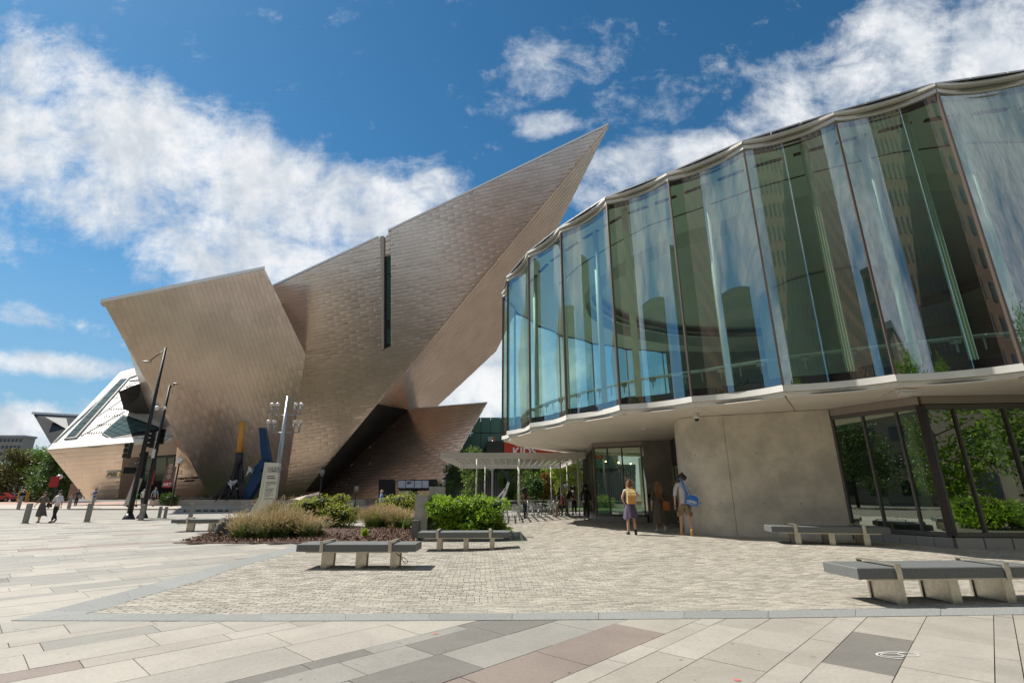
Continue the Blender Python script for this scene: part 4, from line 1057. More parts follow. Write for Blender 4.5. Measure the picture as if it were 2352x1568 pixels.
def person(label, loc, yaw, H=1.75, top=(.7, .7, .7), bottom=(.05, .05, .06), kind='trousers', hair='short', hairc=(.05, .03, .02), shoe=(.05, .05, .05),
           sleeve='short', arms=None, stride=.16, face=0., skinm=None, group=None, detail=False, seated=False, lean=0., toph=None, scale=1.):
    """standing or seated figure facing +Y in its own space (yaw turns it); z=0 is the sole"""
    sk = skinm or M_SKIN
    t = thing('person', label, 'person', loc, yaw, group)
    k = H / 1.75; t.scale = (k * scale,) * 3
    w = .165; hz = .93
    if seated: hz = .50
    A = arms or ((-.25, .0, 1.14, -.24, .10, .90), (.25, -.02, 1.14, .26, .03, .89))
    dz = hz - .93; ly = lean
    def U(x, y, z): return (x, y + ly * max(0, z + dz - hz), z + dz)
    sx = w
    # legs
    if seated: legs = [[(-.09, 0, hz, .08), (-.12, .42, hz + .02, .062), (-.12, .42, .10, .042), (-.12, .52, .04, .035)], [(.09, 0, hz, .08), (.12, .42, hz + .02, .062), (.13, .46, .10, .042), (.13, .56, .04, .035)]]
    else:
        s = stride
        legs = [[(-.085, 0, hz - .06, .085), (-.09, s * .55, .50, .058), (-.09, s, .10 , .04), (-.095, s + .10, .04, .034)],
                [(.085, 0, hz - .06, .085), (.09, -s * .25, .49, .058), (.09, -s * 1.25, .15 + s * .2, .04), (.095, -s * 1.15, .07 + s * .1, .034)]]
    def fingers(base, el):
        hx, hy, hz_ = base; d = (Vector(base) - Vector(el)).normalized(); side = Vector((0, 1, 0)) if abs(d.y) < .8 else Vector((1, 0, 0)); side = (side - d * side.dot(d)).normalized()
        out = []
        for j, (o_, ln) in enumerate(((-.03, .07), (-.01, .085), (.01, .08), (.03, .06))):
            a = Vector(base) + d * .05 + side * o_; b = a + d * ln * .5 + Vector((0, .01, 0)); c = a + d * ln + Vector((0, .025, 0))
            out.append((a, b, c))
        a = Vector(base) + side * .03; out.append((a, a + side * .03 + d * .02, a + side * .035 + d * .05)); return out
    P = []
    body = [[(0, 0, hz, .12, .10), U(0, 0, 1.10) + (.115, .085), U(0, 0, 1.30) + (.135, .095), U(0, 0, 1.42) + (.09, .07), U(0, 0, 1.50) + (.048,), U(0, .01, 1.585) + (.075, .088), U(0, .0, 1.68) + (.07, .085), U(0, -.005, 1.735) + (.04, .05)]]
    n0 = 8
    arm_c = []
    for sgn, a in ((-1, A[0]), (1, A[1])):
        sh = U(sgn * .17, 0, 1.42); el = U(a[0], a[1], a[2]); wr = U(a[3], a[4], a[5]); d = (Vector(wr) - Vector(el)).normalized(); pal = tuple(Vector(wr) + d * .06)
        arm_c.append((sh, el, wr, pal))
        body.append([3, sh + (.052,), el + (.038,), wr + (.027,), pal + (.032, .02)])
    body.append([0] + legs[0]); body.append([0] + legs[1])
    bo = skin('body', body, sk, t, 1)
    fm = MB()
    for (sh, el, wr, pal) in arm_c:
        for (a, b, c) in fingers(pal, el): fm.tube([a - (b - a) * .3, a, b, c], [.010, .010, .009, .007], 6)
    fm.build('fingers', sk, bo)
    # face: nose, ears, eyes
    hc = Vector(U(0, 0, 1.62)); fa = Matrix.Rotation(face, 3, 'Z'); f = MB()
    def fp(x, y, z): return hc + fa @ Vector((x, y, z))
    f.ball(fp(0, .105, -.02), (.014, .02, .022), 8, 5); f.ball(fp(-.085, 0, -.01), (.012, .022, .032), 8, 5); f.ball(fp(.085, 0, -.01), (.012, .022, .032), 8, 5); f.ball(fp(0, .06, -.065), (.045, .045, .035), 10, 6)
    f.build('face', sk, bo)
    e = MB()
    for x in (-.032, .032): e.ball(fp(x, .088, .008), (.014, .010, .009), 8, 5)
    e.ball(fp(0, .104, -.062), (.022, .006, .006), 8, 4)
    e.build('features', cm((.05, .02, .02)), bo)
    # hair
    hm = cm(hairc, .7); h = MB()
    if hair in ('short', 'bun', 'curly', 'tied', 'bald'):
        if hair != 'bald':
            nn = .35 if hair == 'curly' else .10
            rr = 1.35 if hair == 'curly' else 1.
            h.ball(fp(0, -.02, .045), (.096 * rr, .108 * rr, .095 * rr), 14, 9, nn)
            if hair == 'bun': h.ball(fp(.0, -.10, .13), (.05, .05, .05), 10, 6, .2); h.ball(fp(0, -.06, -.02), (.085, .07, .07), 10, 6, .1)
            if hair == 'tied': h.ball(fp(0, -.075, .01), (.085, .07, .08), 10, 7, .2)
            if hair == 'curly': h.ball(fp(0, -.05, -.08), (.14, .10, .13), 12, 8, .35)
        else: h.ball(fp(0, -.035, .01), (.088, .085, .07), 12, 7, .08)
    if hair == 'long':
        h.ball(fp(0, -.02, .045), (.098, .11, .095), 14, 9, .06)
        rr = random.Random(3)
        for j in range(16):
            x = -.09 + .012 * j; h.tube([fp(x, -.07, .06), fp(x * 1.25, -.10, -.06), fp(x * 1.35 + rr.uniform(-.02, .02), -.12, -.20), fp(x * 1.1 + rr.uniform(-.03, .03), -.13, -.36 - rr.uniform(0, .1))], [.025, .028, .022, .006], 6)
    if hair == 'cap':
        h.ball(fp(0, -.01, .055), (.10, .112, .09), 14, 8); h.prism([fp(-.07, .08, .05), fp(.07, .08, .05), fp(.055, .19, .035), fp(-.055, .19, .035)], (0, 0, .012))
    h.build('cap' if hair == 'cap' else 'hair', hm, t)
    # top
    tm = cm(top); th = toph or (hz + .02)
    g = [[(0, 0, th - (.03 if kind in ('skirt', 'dress', 'longskirt') else .12), .158, .128), U(0, 0, 1.12) + (.14, .11), U(0, 0, 1.30) + (.155, .115), U(0, 0, 1.43) + (.10, .08), U(0, 0, 1.475) + (.055, .055)]]
    for (sh, el, wr, pal) in arm_c:
        if sleeve == 'none': g.append([3, sh + (.062,), tuple(Vector(sh).lerp(Vector(el), .12)) + (.06,)])
        elif sleeve == 'short': g.append([3, sh + (.070,), tuple(Vector(sh).lerp(Vector(el), .65)) + (.066,)])
        elif sleeve == 'elbow': g.append([3, sh + (.070,), el + (.058,), tuple(Vector(el).lerp(Vector(wr), .2)) + (.058,)])
        else: g.append([3, sh + (.070,), el + (.055,), tuple(Vector(el).lerp(Vector(wr), .9)) + (.042,)])
    skin('top', g, tm, t, 1)
    # bottom
    bm = cm(bottom)
    def leg_g(frac, r0, r1, r2):
        g = [[(0, 0, hz + .02, .155, .125), (0, 0, hz - .06, .145, .12)]]
        for L in legs:
            L = [Vector(q[:3]) for q in L]; c = [1, tuple(L[0]) + (r0,), tuple(L[0].lerp(L[1], min(1, frac * 2))) + (r1,)]
            if frac > .5: c.append(tuple(L[1].lerp(L[2], (frac - .5) * 2)) + (r2,))
            g.append(c)
        return g
    if kind == 'trousers': skin('trousers', leg_g(.98, .105, .08, .06), bm, t, 1)
    elif kind == 'shorts': skin('shorts', leg_g(.44, .115, .098, .09), bm, t, 1)
    else:
        hem, flare = {'skirt': (.52, 1.25), 'dress': (.30, 1.35), 'longskirt': (.36, 1.35)}[kind]
        s = MB(); n = 28; rings = 9; z0 = hz + .10
        for a in range(rings + 1):
            u = a / rings; z = z0 + (hem - z0) * u; r = .135 + (.20 * flare - .135) * u ** .8; rowx = []
            for b in range(n):
                ph = 2 * math.pi * b / n; q = r * (1 + .10 * u * math.sin(ph * 7 + 1))
                sway = -.10 * u * (kind != 'skirt'); s.v.append((q * math.cos(ph) * 1.02, q * math.sin(ph) * .82 + sway * u, z + (.03 * math.sin(ph * 3) * u)))
        for a in range(rings):
            for b in range(n): s.f.append((a * n + b, a * n + (b + 1) % n, (a + 1) * n + (b + 1) % n, (a + 1) * n + b)); s.sm.append(True)
        s.build('skirt', bm, t)
    for L in legs:
        an, to = Vector(L[2][:3]), Vector(L[3][:3]); d = (to - an); d.z *= .3; d.normalize(); s = MB()
        M = an - Vector((0, 0, .045))
        s.tube([M - d * .07, M - d * .03, M + d * .05, M + d * .14, M + d * .185], [.03, .046, .046, .042, .02], 10); s.build('shoe', cm(shoe), t)
    t['H'] = H; return t
def feet(px, py): return G(px, py)
# three people walking to the entrance
p1 = person('woman in a pale top and purple skirt with a tan backpack, hand at her neck', feet(1452, 1228), .05, 1.66, (.62, .66, .58), (.10, .08, .135), 'skirt', 'bun', (.16, .07, .035), (.02, .02, .02), 'none', ((-.27, .0, 1.17, -.17, .17, 1.06), (.36, .06, 1.24, .16, .06, 1.47)), .10)
bp = thing('backpack', 'tan canvas flap backpack on the woman in the purple skirt', 'backpack', p1.location + Vector((0.01, -.20, 1.16)), .05)
m = MB(); m.prism([(-.13, -.05, -.22), (.13, -.05, -.22), (.13, .06, -.22), (-.13, .06, -.22)], (0, 0, .34)); m.build('pouch', cm((.62, .34, .10)), bp)
m = MB(); m.prism([(-.14, -.062, .02), (.14, -.062, .02), (.145, .07, .2), (-.145, .07, .2)], (0, -.012, .05)); m.build('flap', cm((.75, .55, .25)), bp)
for x in (-.09, .09): m = MB(); m.bar((x, .06, .2), (x * 1.1, .16, .33), .035, .01); m.build('strap', cm((.62, .34, .10)), bp)
p2 = person('woman with long brown hair in a loose dark brown dress', feet(1519, 1222), .0, 1.66, (.075, .058, .042), (.085, .066, .045), 'dress', 'long', (.20, .11, .05), (.72, .72, .68), 'elbow', None, .17)
sb_ = thing('shoulder_bag', 'orange-brown leather bag on the woman in the brown dress', 'bag', p2.location + Vector((.21, -.12, .86)), 0)
m = MB(); m.prism([(-.12, -.035, -.14), (.12, -.035, -.14), (.11, -.03, .12), (-.11, -.03, .12)], (0, .07, 0)); m.build('bag_body', cm((.34, .115, .03)), sb_)
m = MB(); m.prism([(-.12, -.05, -.02), (.12, -.05, -.02), (.115, -.045, .13), (-.115, -.045, .13)], (0, .012, 0)); m.build('flap', cm((.34, .115, .03)), sb_)
m = MB(); m.bar((-.06, -.02, .12), (-.40, .0, .56), .035, .012); m.build('strap', cm((.34, .115, .03)), sb_)
p3 = person('bearded man in a white shirt and khaki shorts with a blue shoulder bag', feet(1578, 1230), 0, 1.88, (.60, .59, .58), (.30, .22, .13), 'shorts', 'tied', (.055, .028, .016), (.55, .30, .08), 'elbow', ((-.25, .0, 1.14, -.24, .07, .90), (.26, -.02, 1.15, .24, .05, .92)), .17, face=.9)
gl_ = MB()
hd = Vector((0, 0, 1.632)); fa = Matrix.Rotation(.9, 3, 'Z')
for x in (-.04, .04): gl_.ball(hd + fa @ Vector((x, .098, .004)), (.026, .02, .02), 8, 5)
gl_.build('sunglasses', M_BLACK, p3)
b_ = MB(); b_.ball(hd + fa @ Vector((0, .055, -.085)), (.06, .055, .05), 10, 6, .15); b_.build('beard', cm((.055, .028, .016)), p3)
m = MB(); m.ball(Vector((0, -.09, 1.74)), (.045, .045, .04), 10, 6, .2); m.build('topknot', cm((.055, .028, .016)), p3)
cb = MB(); cb.tube([(0, 0, 1.47), (0, 0, 1.50)], [.075, .062], 12, cap=False); cb.build('collar', cm((.60, .59, .58)), p3)
for x in (-.2, .2):
    m = MB(); m.box((x * .95, -.0, .60), (.05, .12, .13)); m.build('cargo_pocket', cm((.30, .22, .13)), p3)
mb_ = thing('messenger_bag', 'bright blue sports shoulder bag with white piping and lettering', 'bag', p3.location + Vector((.20, -.20, 1.06)), 0); mb_.rotation_euler = (0, R_(12), 0)
m = MB(); m.prism([(-.19, -.06, -.16), (.19, -.06, -.16), (.17, -.06, .10), (.12, -.06, .16), (-.12, -.06, .16), (-.17, -.06, .10)], (0, .12, 0)); m.build('bag_body', mat('blue_vinyl', (.02, .17, .62), .3), mb_)
wp_ = mat('white_piping', (.8, .8, .8), .4)
m = MB(); m.tube([(-.19, -.065, -.12), (.19, -.065, -.12)], .007, 6); m.tube([(-.17, -.065, .09), (-.12, -.065, .16), (.12, -.065, .16), (.17, -.065, .09)], .007, 6); m.build('piping', wp_, mb_)
tx = text('adidas', .12, wp_, mb_, Matrix.Translation((-.02, -.068, -.08)) @ Matrix.Rotation(math.pi / 2, 4, 'X'), extrude=.002, align='CENTER', world=False, bold=.003)
m = MB(); m.bar((-.14, -.02, .1), (-.42, .06, .62), .012, .05); m.build('strap', MATS['blue_vinyl'], mb_)
# left: two women walking towards us
person('woman in a taupe poncho and long grey skirt, hair blown across her face', feet(87, 1200), math.pi + .1, 1.68, (.17, .145, .115), (.11, .105, .10), 'longskirt', 'long', (.07, .045, .03), (.30, .26, .22), 'elbow', ((-.30, .02, 1.14, -.36, .06, .96), (.26, .05, 1.14, .24, .16, 1.02)), .10, face=.2)
w2 = person('woman in a loose white blouse and black trousers', feet(121, 1200), math.pi - .15, 1.75, (.72, .72, .74), (.012, .012, .014), 'trousers', 'tied', (.02, .015, .012), (.04, .03, .03), 'elbow', ((-.30, .04, 1.16, -.40, .10, .95), (.26, .05, 1.16, .26, .14, .95)), .16)
hb = thing('handbag', 'black handbag at the hip of the woman in the white blouse', 'bag', w2.location + Vector((-.38, -.08, .95)), 0); m = MB(); m.prism([(-.13, -.06, -.12), (.13, -.06, -.12), (.11, -.05, .1), (-.11, -.05, .1)], (0, .11, 0)); m.build('bag_body', M_BLACK, hb); m = MB(); m.bar((-.02, 0, .1), (.24, -.05, .52), .02, .01); m.build('strap', M_BLACK, hb)
person('man in dark navy clothes leaning by the far bollard', feet(172, 1163), math.pi + .5, 1.72, (.03, .035, .06), (.02, .02, .025), 'trousers', 'short', (.10, .07, .05), (.02, .02, .02), 'long', ((-.32, .10, 1.18, -.2, .25, 1.1), (.32, .1, 1.18, .45, .2, 1.1)), .12)
seg = person('man in a bright blue shirt looking down at his phone', feet(211, 1166.5), math.pi - .2, 1.78, (.04, .14, .38), (.28, .27, .26), 'trousers', 'cap', (.05, .04, .03), (.03, .03, .03), 'short', ((-.26, .12, 1.16, -.1, .3, 1.22), (.26, .12, 1.16, .1, .3, 1.22)), .05)
person('elderly man in a white shirt with a dark shoulder strap by the signal post', PY(324, 1163, 51.5), .3, 1.7, (.62, .62, .62), (.03, .03, .04), 'trousers', 'bald', (.45, .42, .38), (.03, .03, .03), 'short', None, .22)
person('grey-haired man in a blue-grey shirt and dark shorts walking to the museum', PY(350, 1163, 51.5), 0, 1.82, (.16, .25, .33), (.03, .035, .045), 'shorts', 'short', (.30, .24, .2), (.2, .2, .2), 'short', ((-.32, .0, 1.16, -.36, .05, .93), (.25, .05, 1.16, .24, .12, .95)), .18)
pb = PY(873, 1180, 33); person('balding man in a light blue shirt walking behind the bushes', (pb.x, 33, .05), math.pi / 2 + .2, 1.78, (.16, .30, .62), (.05, .05, .07), 'trousers', 'bald', (.35, .32, .3), (.05, .03, .02), 'long', None, .2)
# cafe
px_ = lambda x, Y: PY(x, 1170, Y).x
person('waiter in a maroon shirt and jeans reaching over a table', gp(px_(1205, 32), 32), -.9, 1.78, (.10, .028, .025), (.025, .03, .06), 'trousers', 'curly', (.012, .01, .01), (.02, .02, .02), 'short', ((-.25, .1, 1.17, -.2, .34, 1.12), (.27, .12, 1.2, .22, .40, 1.22)), .1)
person('man in a red shirt and white cap seated at the cafe table', Vector((RED_SEAT.x, RED_SEAT.y, RED_SEAT.z)), math.pi / 2 + .1, 1.76, (.50, .02, .03), (.04, .035, .035), 'shorts', 'cap', (.62, .60, .56), (.7, .7, .7), 'short', ((-.26, .14, 1.16, -.16, .38, 1.13), (.26, .14, 1.16, .14, .38, 1.13)), seated=True, lean=.12)
person('woman with long dark hair in black, standing left of the leaning man', gp(px_(1288, 32.6), 32.6), math.pi, 1.66, (.012, .012, .014), (.02, .02, .025), 'trousers', 'curly', (.014, .01, .01), (.02, .02, .02), 'short', None, .05)
person('man in black bending forward over the cafe table', gp(px_(1302, 32.3), 32.3), -1.2, 1.72, (.015, .015, .018), (.02, .02, .02), 'trousers', 'short', (.02, .015, .012), (.02, .02, .02), 'long', ((-.25, .1, 1.17, -.2, .38, 1.05), (.26, .1, 1.17, .2, .4, 1.05)), .1, lean=.55)
person('woman with big curly hair in a beige open jacket', gp(px_(1319, 33), 33), math.pi, 1.74, (.42, .36, .30), (.03, .03, .03), 'trousers', 'curly', (.02, .014, .01), (.03, .03, .03), 'long', None, .05)
person('curly-haired woman in a dark jacket with a pale scarf beside the glass', gp(px_(1362, 27.0) - .35, 27.0), math.pi + .3, 1.74, (.02, .02, .022), (.03, .03, .03), 'trousers', 'curly', (.012, .01, .01), (.3, .28, .25), 'long', None, .05)
person('pale-haired person in a light shirt seated at a table behind the glass', (12.35, 15.2, .58), math.pi, 1.7, (.34, .33, .30), (.1, .1, .1), 'trousers', 'short', (.35, .32, .28), (.1, .1, .1), 'long', ((-.26, .14, 1.16, -.12, .36, 1.1), (.26, .14, 1.16, .12, .36, 1.1)), seated=True, lean=.1)
# furniture behind the glass
t = thing('indoor_table', 'white pedestal table behind the corner glazing', 'table', (12.3, 14.55, .58)); m = MB(); m.tube([(0, 0, .72), (0, 0, .75)], .42, 20); m.build('tabletop', M_WHITE, t); m = MB(); m.tube([(0, 0, 0), (0, 0, .72)], [.06, .045], 10); m.tube([(0, 0, 0), (0, 0, .03)], .26, 16); m.build('pedestal', M_WHITE, t)
m = MB(); m.ball((.05, .05, .80), (.09, .09, .06), 12, 6); bw = m.build('bowl', M_WHITE, None, 'white bowl on the table behind the glass', 'bowl', loc=(12.35, 14.65, .58))
def shell_chair(loc, rz, col, label):
    t = thing('shell_chair', label, 'chair', loc, rz); s = MB(); n = 12
    prof = [(-.22, .44), (0, .42), (.17, .45), (.24, .62), (.28, .84)]
    for i, (y, z) in enumerate(prof):
        for k in range(n + 1):
            u = k / n * 2 - 1; wv = .24 * (1 - .35 * (i == 4)); s.v.append((u * wv, y - .08 * u * u * (i > 1), z + .07 * u * u * (i < 3)))
    for i in range(4):
        for k in range(n): a = i * (n + 1) + k; s.f.append((a, a + 1, a + n + 2, a + n + 1)); s.sm.append(True)
    s.build('shell', cm(col, .4), t)
    for x in (-.16, .16):
        for y in (-.16, .16): l = MB(); l.tube([(x * .6, y * .6, .43), (x * 1.3, y * 1.3, 0)], .011, 6); l.build('leg', M_STEEL, t)
    return t
shell_chair((11.65, 14.35, .58), math.pi / 2 + .5, (.42, .07, .03), 'orange moulded chair behind the corner glazing')
shell_chair((10.9, 15.0, .58), math.pi / 2 + .2, (.5, .5, .48), 'white moulded chair behind the left lower pane')

# ================================================================ VEGETATION
def leaf_mat(name, c1, c2, tr=.35):
    m = bpy.data.materials.new(name); m.use_nodes = True; t = m.node_tree; X = NX(t); L = t.links.new; b = t.nodes['Principled BSDF']
    g = t.nodes.new('ShaderNodeNewGeometry'); r = g.outputs['Random Per Island']
    f = X.add(X.mul(r, .6), X.mul(X.smooth(X.noise(g.outputs['Position'], 1.4, 4, .6), .3, .7), .4))
    c = X.mixc(f, c1, c2); L(c, b.inputs['Base Color']); b.inputs['Roughness'].default_value = .45
    tl = t.nodes.new('ShaderNodeBsdfTranslucent'); L(c, tl.inputs[0]); mx = t.nodes.new('ShaderNodeMixShader'); mx.inputs[0].default_value = tr
    o = t.nodes['Material Output']; L(b.outputs[0], mx.inputs[1]); L(tl.outputs[0], mx.inputs[2]); L(mx.outputs[0], o.inputs[0]); return m
L_BRIGHT = leaf_mat('bright_leaf', (.13, .27, .015), (.40, .56, .05), .5)
L_YELL = leaf_mat('yellow_green_leaf', (.20, .26, .03), (.50, .50, .08), .45)
L_DARK = leaf_mat('dark_leaf', (.035, .08, .018), (.11, .18, .035), .4)
L_MID = leaf_mat('mid_leaf', (.08, .16, .025), (.22, .31, .055), .45)
L_AUT = leaf_mat('autumn_leaf', (.30, .14, .03), (.32, .25, .05), .3)
L_OLIVE = leaf_mat('olive_leaf', (.07, .08, .02), (.18, .16, .04), .3)
L_GRASS = leaf_mat('grass_blade', (.06, .12, .025), (.20, .27, .08), .35)
L_PLUME = leaf_mat('grass_plume', (.58, .46, .29), (.82, .70, .48), .5)
M_BARK = mat('bark', (.09, .065, .045), .9, nscale=6, namt=.4, bump=.6)
def leaves(b, rnd, c, rad, n, size, droop=.3, shell_=.55):
    """leaf blades spread through a lumpy volume, denser near the surface"""
    c = Vector(c)
    for _ in range(n):
        while True:
            v = Vector((rnd.uniform(-1, 1), rnd.uniform(-1, 1), rnd.uniform(-1, 1)))
            if .05 < v.length < 1: break
        r = (shell_ + (1 - shell_) * rnd.random()); v = v.normalized() * r
        p = c + Vector((v.x * rad[0], v.y * rad[1], v.z * rad[2]))
        d = (v + Vector((rnd.gauss(0, .6), rnd.gauss(0, .6), rnd.gauss(0, .5) - droop))).normalized()
        s = d.cross(Vector((rnd.gauss(0, 1), rnd.gauss(0, 1), rnd.gauss(0, 1)))).normalized(); l = size * rnd.uniform(.6, 1.3); w = l * .24
        up = s.cross(d) * l * .10
        b.v += [tuple(p), tuple(p + d * l * .45 + s * w + up), tuple(p + d * l), tuple(p + d * l * .45 - s * w + up)]
        i = len(b.v) - 4; b.f.append((i, i + 1, i + 2, i + 3)); b.sm.append(False)
def bush(name, label, cat, c, rad, m, n, size, seed, lumps=14, boxy=False, stems=True, group=None):
    rnd = random.Random(seed); t = thing(name, label, cat, (c[0], c[1], gz(c[0], c[1])), group=group); b = MB()
    core = MB()
    for k in range(lumps):
        if boxy: v = Vector((rnd.uniform(-1, 1) * .88, rnd.uniform(-1, 1) * .7, rnd.uniform(-.78, .80) - (.12 if k % 5 == 0 else 0)))
        else:
            a = rnd.uniform(0, 6.28); q = rnd.random() ** .5 * .72; v = Vector((math.cos(a) * q, math.sin(a) * q, rnd.uniform(-.78, .62 - q * .5)))
        lr = rnd.uniform(.20, .32) if boxy else rnd.uniform(.24, .40)
        leaves(b, rnd, (v.x * rad[0], v.y * rad[1], rad[2] + v.z * rad[2]), (lr * rad[0] * .95, lr * rad[1] * 1.1, lr * rad[2] * 1.05), n // lumps, size)
        core.ball((v.x * rad[0] * .9, v.y * rad[1] * .9, rad[2] + v.z * rad[2] * .9), (lr * rad[0] * .6, lr * rad[1] * .6, lr * rad[2] * .6), 8, 5, .4)
    b.build('foliage', m, t)
    s = MB()
    for k in range(9 if stems else 4):
        a = rnd.uniform(0, 6.28); q = rnd.uniform(.1, .7); s.tube([(rad[0] * q * .4 * math.cos(a), rad[1] * q * .4 * math.sin(a), 0), (rad[0] * q * .7 * math.cos(a), rad[1] * q * .7 * math.sin(a), rad[2]), (rad[0] * q * math.cos(a), rad[1] * q * math.sin(a), rad[2] * 1.6)], [.025, .015, .006], 5)
    s.build('stem', M_BARK, t); core.build('inner_twigs', mat('inner_twigs', (.02, .03, .01), .95), t)
    return t
bush('hedge', 'bright green leafy hedge block right of the concrete pier', 'hedge', (-1.55, 18.7), (1.38, .95, .76), L_BRIGHT, 12000, .125, 3, 60, True)
bush('rounded_bush', 'rounded yellow-green bush left of the walking man in blue', 'bush', (-9.1, 25.7), (1.95, 1.4, .92), L_YELL, 7500, .12, 5, 26, False)
bush('rounded_bush', 'yellow-green bush behind the grasses right of the man in blue', 'bush', (-5.45, 27.6), (1.95, 1.2, .95), L_YELL, 6500, .12, 6, 24, False)
def grass(name, label, cat, P, n, h, seed, plume=.45, spread=.25, clumps=9, blade=None):
    rnd = random.Random(seed); cx, cy = P[0], P[1]; t = thing(name, label, cat, (cx, cy, gz(cx, cy))); b = MB(); pl = MB()
    for c in range(clumps):
        ox, oy = rnd.uniform(-P[2], P[2]), rnd.uniform(-P[3], P[3]); hh = h * rnd.uniform(.7, 1.15)
        for k in range(n // clumps):
            a = rnd.uniform(0, 6.28); q = abs(rnd.gauss(0, .10)); bx, by = ox + q * math.cos(a), oy + q * math.sin(a)
            l = hh * rnd.uniform(.35, 1.08) * rnd.choice((1, 1, .85)); out = abs(rnd.gauss(.45, .38)) * spread * 2; z0 = .02; w = .006 + .004 * rnd.random()
            da = a * .8 + rnd.uniform(-.6, .9); sx, sy = -math.sin(da) * w, math.cos(da) * w; pts = []
            isp = rnd.random() < plume
            for s in range(5):
                u = s / 4; r = out * u ** 1.8 * l; z = z0 + l * (u - (.20 if not isp else .06) * out * u ** 3 * 2.2); pts.append(Vector((bx + r * math.cos(da), by + r * math.sin(da), z)))
            i = len(b.v)
            for s, p in enumerate(pts): f = 1 - s / 4.3; b.v += [(p.x - sx * f, p.y - sy * f, p.z), (p.x + sx * f, p.y + sy * f, p.z)]
            for s in range(4): b.f.append((i + 2 * s, i + 2 * s + 1, i + 2 * s + 3, i + 2 * s + 2)); b.sm.append(True)
            if isp:
                p = pts[-1]; d = (pts[-1] - pts[-2]).normalized(); pl.tube([p - d * .03, p + d * .04, p + d * .12 + Vector((.01, 0, -.012))], [.004, .011, .002], 4, cap=False)
    b.build('blades', blade or L_GRASS, t)
    if pl.v: pl.build('plumes', L_PLUME, t)
    return t
grass('feathery_grass', 'wide clump of tall feathery grass at the left of the mulch bed', 'grass', (-9.05, 18.6, .85, .5), 7500, .86, 1, .40, .44, 15)
grass('feathery_grass', 'right half of the feathery grass, next to the small leafy shrub', 'grass', (-7.65, 18.9, .6, .5), 5500, .88, 2, .40, .44, 11)
grass('feathery_grass', 'feathery grass leaning out left of the rounded bush', 'grass', (-10.9, 24.4, .7, .5), 3000, 1.35, 3, .4, .5, 7)
grass('feathery_grass', 'pale feathery grass behind the bench, left of the concrete pier', 'grass', (-6.0, 24.6, 1.15, .5), 6500, .98, 4, .5, .4, 13, L_MID)
def shrub(label, px, py, h, seed, m, n=330, size=.075):
    rnd = random.Random(seed); p = G(px, py); t = thing('small_shrub', label, 'shrub', (p.x, p.y, p.z + .03)); st = MB(); b = MB()
    for k in range(15):
        a = rnd.uniform(0, 6.28); o = rnd.uniform(.05, .45); tip = Vector((o * h * .8 * math.cos(a), o * h * .8 * math.sin(a), h * rnd.uniform(.6, 1.0)))
        st.tube([(0, 0, 0), tuple(tip * .5 + Vector((0, 0, .03))), tuple(tip)], [.008, .006, .003], 5)
        for j in range(n // 15): u = rnd.uniform(.25, 1); leaves(b, rnd, tip * u, (.03, .03, .03), 1, size, -.5)
    st.build('stem', M_BARK, t); b.build('foliage', m, t)
shrub('small upright green shrub in the mulch by the feathery grass', 736, 1231, .52, 1, L_MID)
shrub('low bright green seedling in the mulch behind the front bench', 837, 1238, .30, 2, L_BRIGHT, 260, .09)
shrub('sparse reddish twiggy shrub in the mulch', 899, 1229, .50, 3, L_AUT, 110, .05)
shrub('small green shrub next to the concrete pier', 930, 1221, .50, 4, L_MID)
# boulder
p = G(508, 1232); rk = MB(); rk.ball((0, 0, .22), (.26, .24, .42), 12, 9, .28); rk.ball((.2, -.05, .1), (.2, .18, .2), 9, 6, .3)
rk.build('boulder', mat('dark_rock', (.10, .095, .09), .85, nscale=5, namt=.4, bump=.7), None, 'dark upright rock at the left end of the feathery grass', 'rock', loc=(p.x, p.y, 0))
# concrete pier and its lower companion
pr = thing('concrete_pier', 'tall pale concrete pier at the left end of the leafy hedge', 'pier', (-3.15, 18.7, 0))
m = MB(); m.box((-.05, .55, .76), (.46, 1.9, 1.52)); m.build('pier_block', M_CONCL, pr); m = MB(); m.box((.06, 2.6, .92), (.5, 1.2, 1.8)); m.build('rear_block', M_CONCL, pr)
m = MB(); m.box((-.17, -.56, .33), (.24, .30, .66)); m.build('low_block', mat('dark_stone', (.17, .165, .155), .8, nscale=9, namt=.3), pr)
m = MB(); m.box((1.6, .0, .13), (2.9, 1.9, .26)); m.build('planter_edge', M_BLACK if False else mat('dark_stone', (.17, .165, .155)), pr)
# ================================================================ TREES
def make_tree(label, c, h, r, m, seed, trunk=.16, n=3600, size=.34, lumps=16, narrow=1., base=None, group=None, clear=.28):
    rnd = random.Random(seed); z0 = gz(c[0], c[1]) if base is None else base; t = thing('tree', label, 'tree', (c[0], c[1], z0), group=group)
    tk = MB(); top = Vector((rnd.uniform(-.3, .3), rnd.uniform(-.3, .3), h * .8)); tk.tube([(0, 0, 0), (top.x * .3, top.y * .3, h * .35), tuple(top)], [trunk, trunk * .7, trunk * .15], 8)
    b = MB()
    for k in range(lumps):
        u = rnd.random() ** .8; a = rnd.uniform(0, 6.28); env = math.sin(math.pi * min(1, .18 + .80 * u)) ** .7
        q = r * env * rnd.uniform(.25, .85); z = h * (clear + (1 - clear) * .93 * u); v = Vector((q * math.cos(a), q * math.sin(a), z)); lr = r * rnd.uniform(.28, .46) * narrow
        tk.tube([(top.x * z / h * .6, top.y * z / h * .6, z * .72), tuple(v)], [trunk * .35, trunk * .08], 5)
        leaves(b, rnd, v, (lr, lr, lr * .8), n // lumps, size, .2, .35)
    tk.build('trunk', M_BARK, t); b.build('crown', m, t); return t
gl_ = 'street trees beyond the plaza on the left'
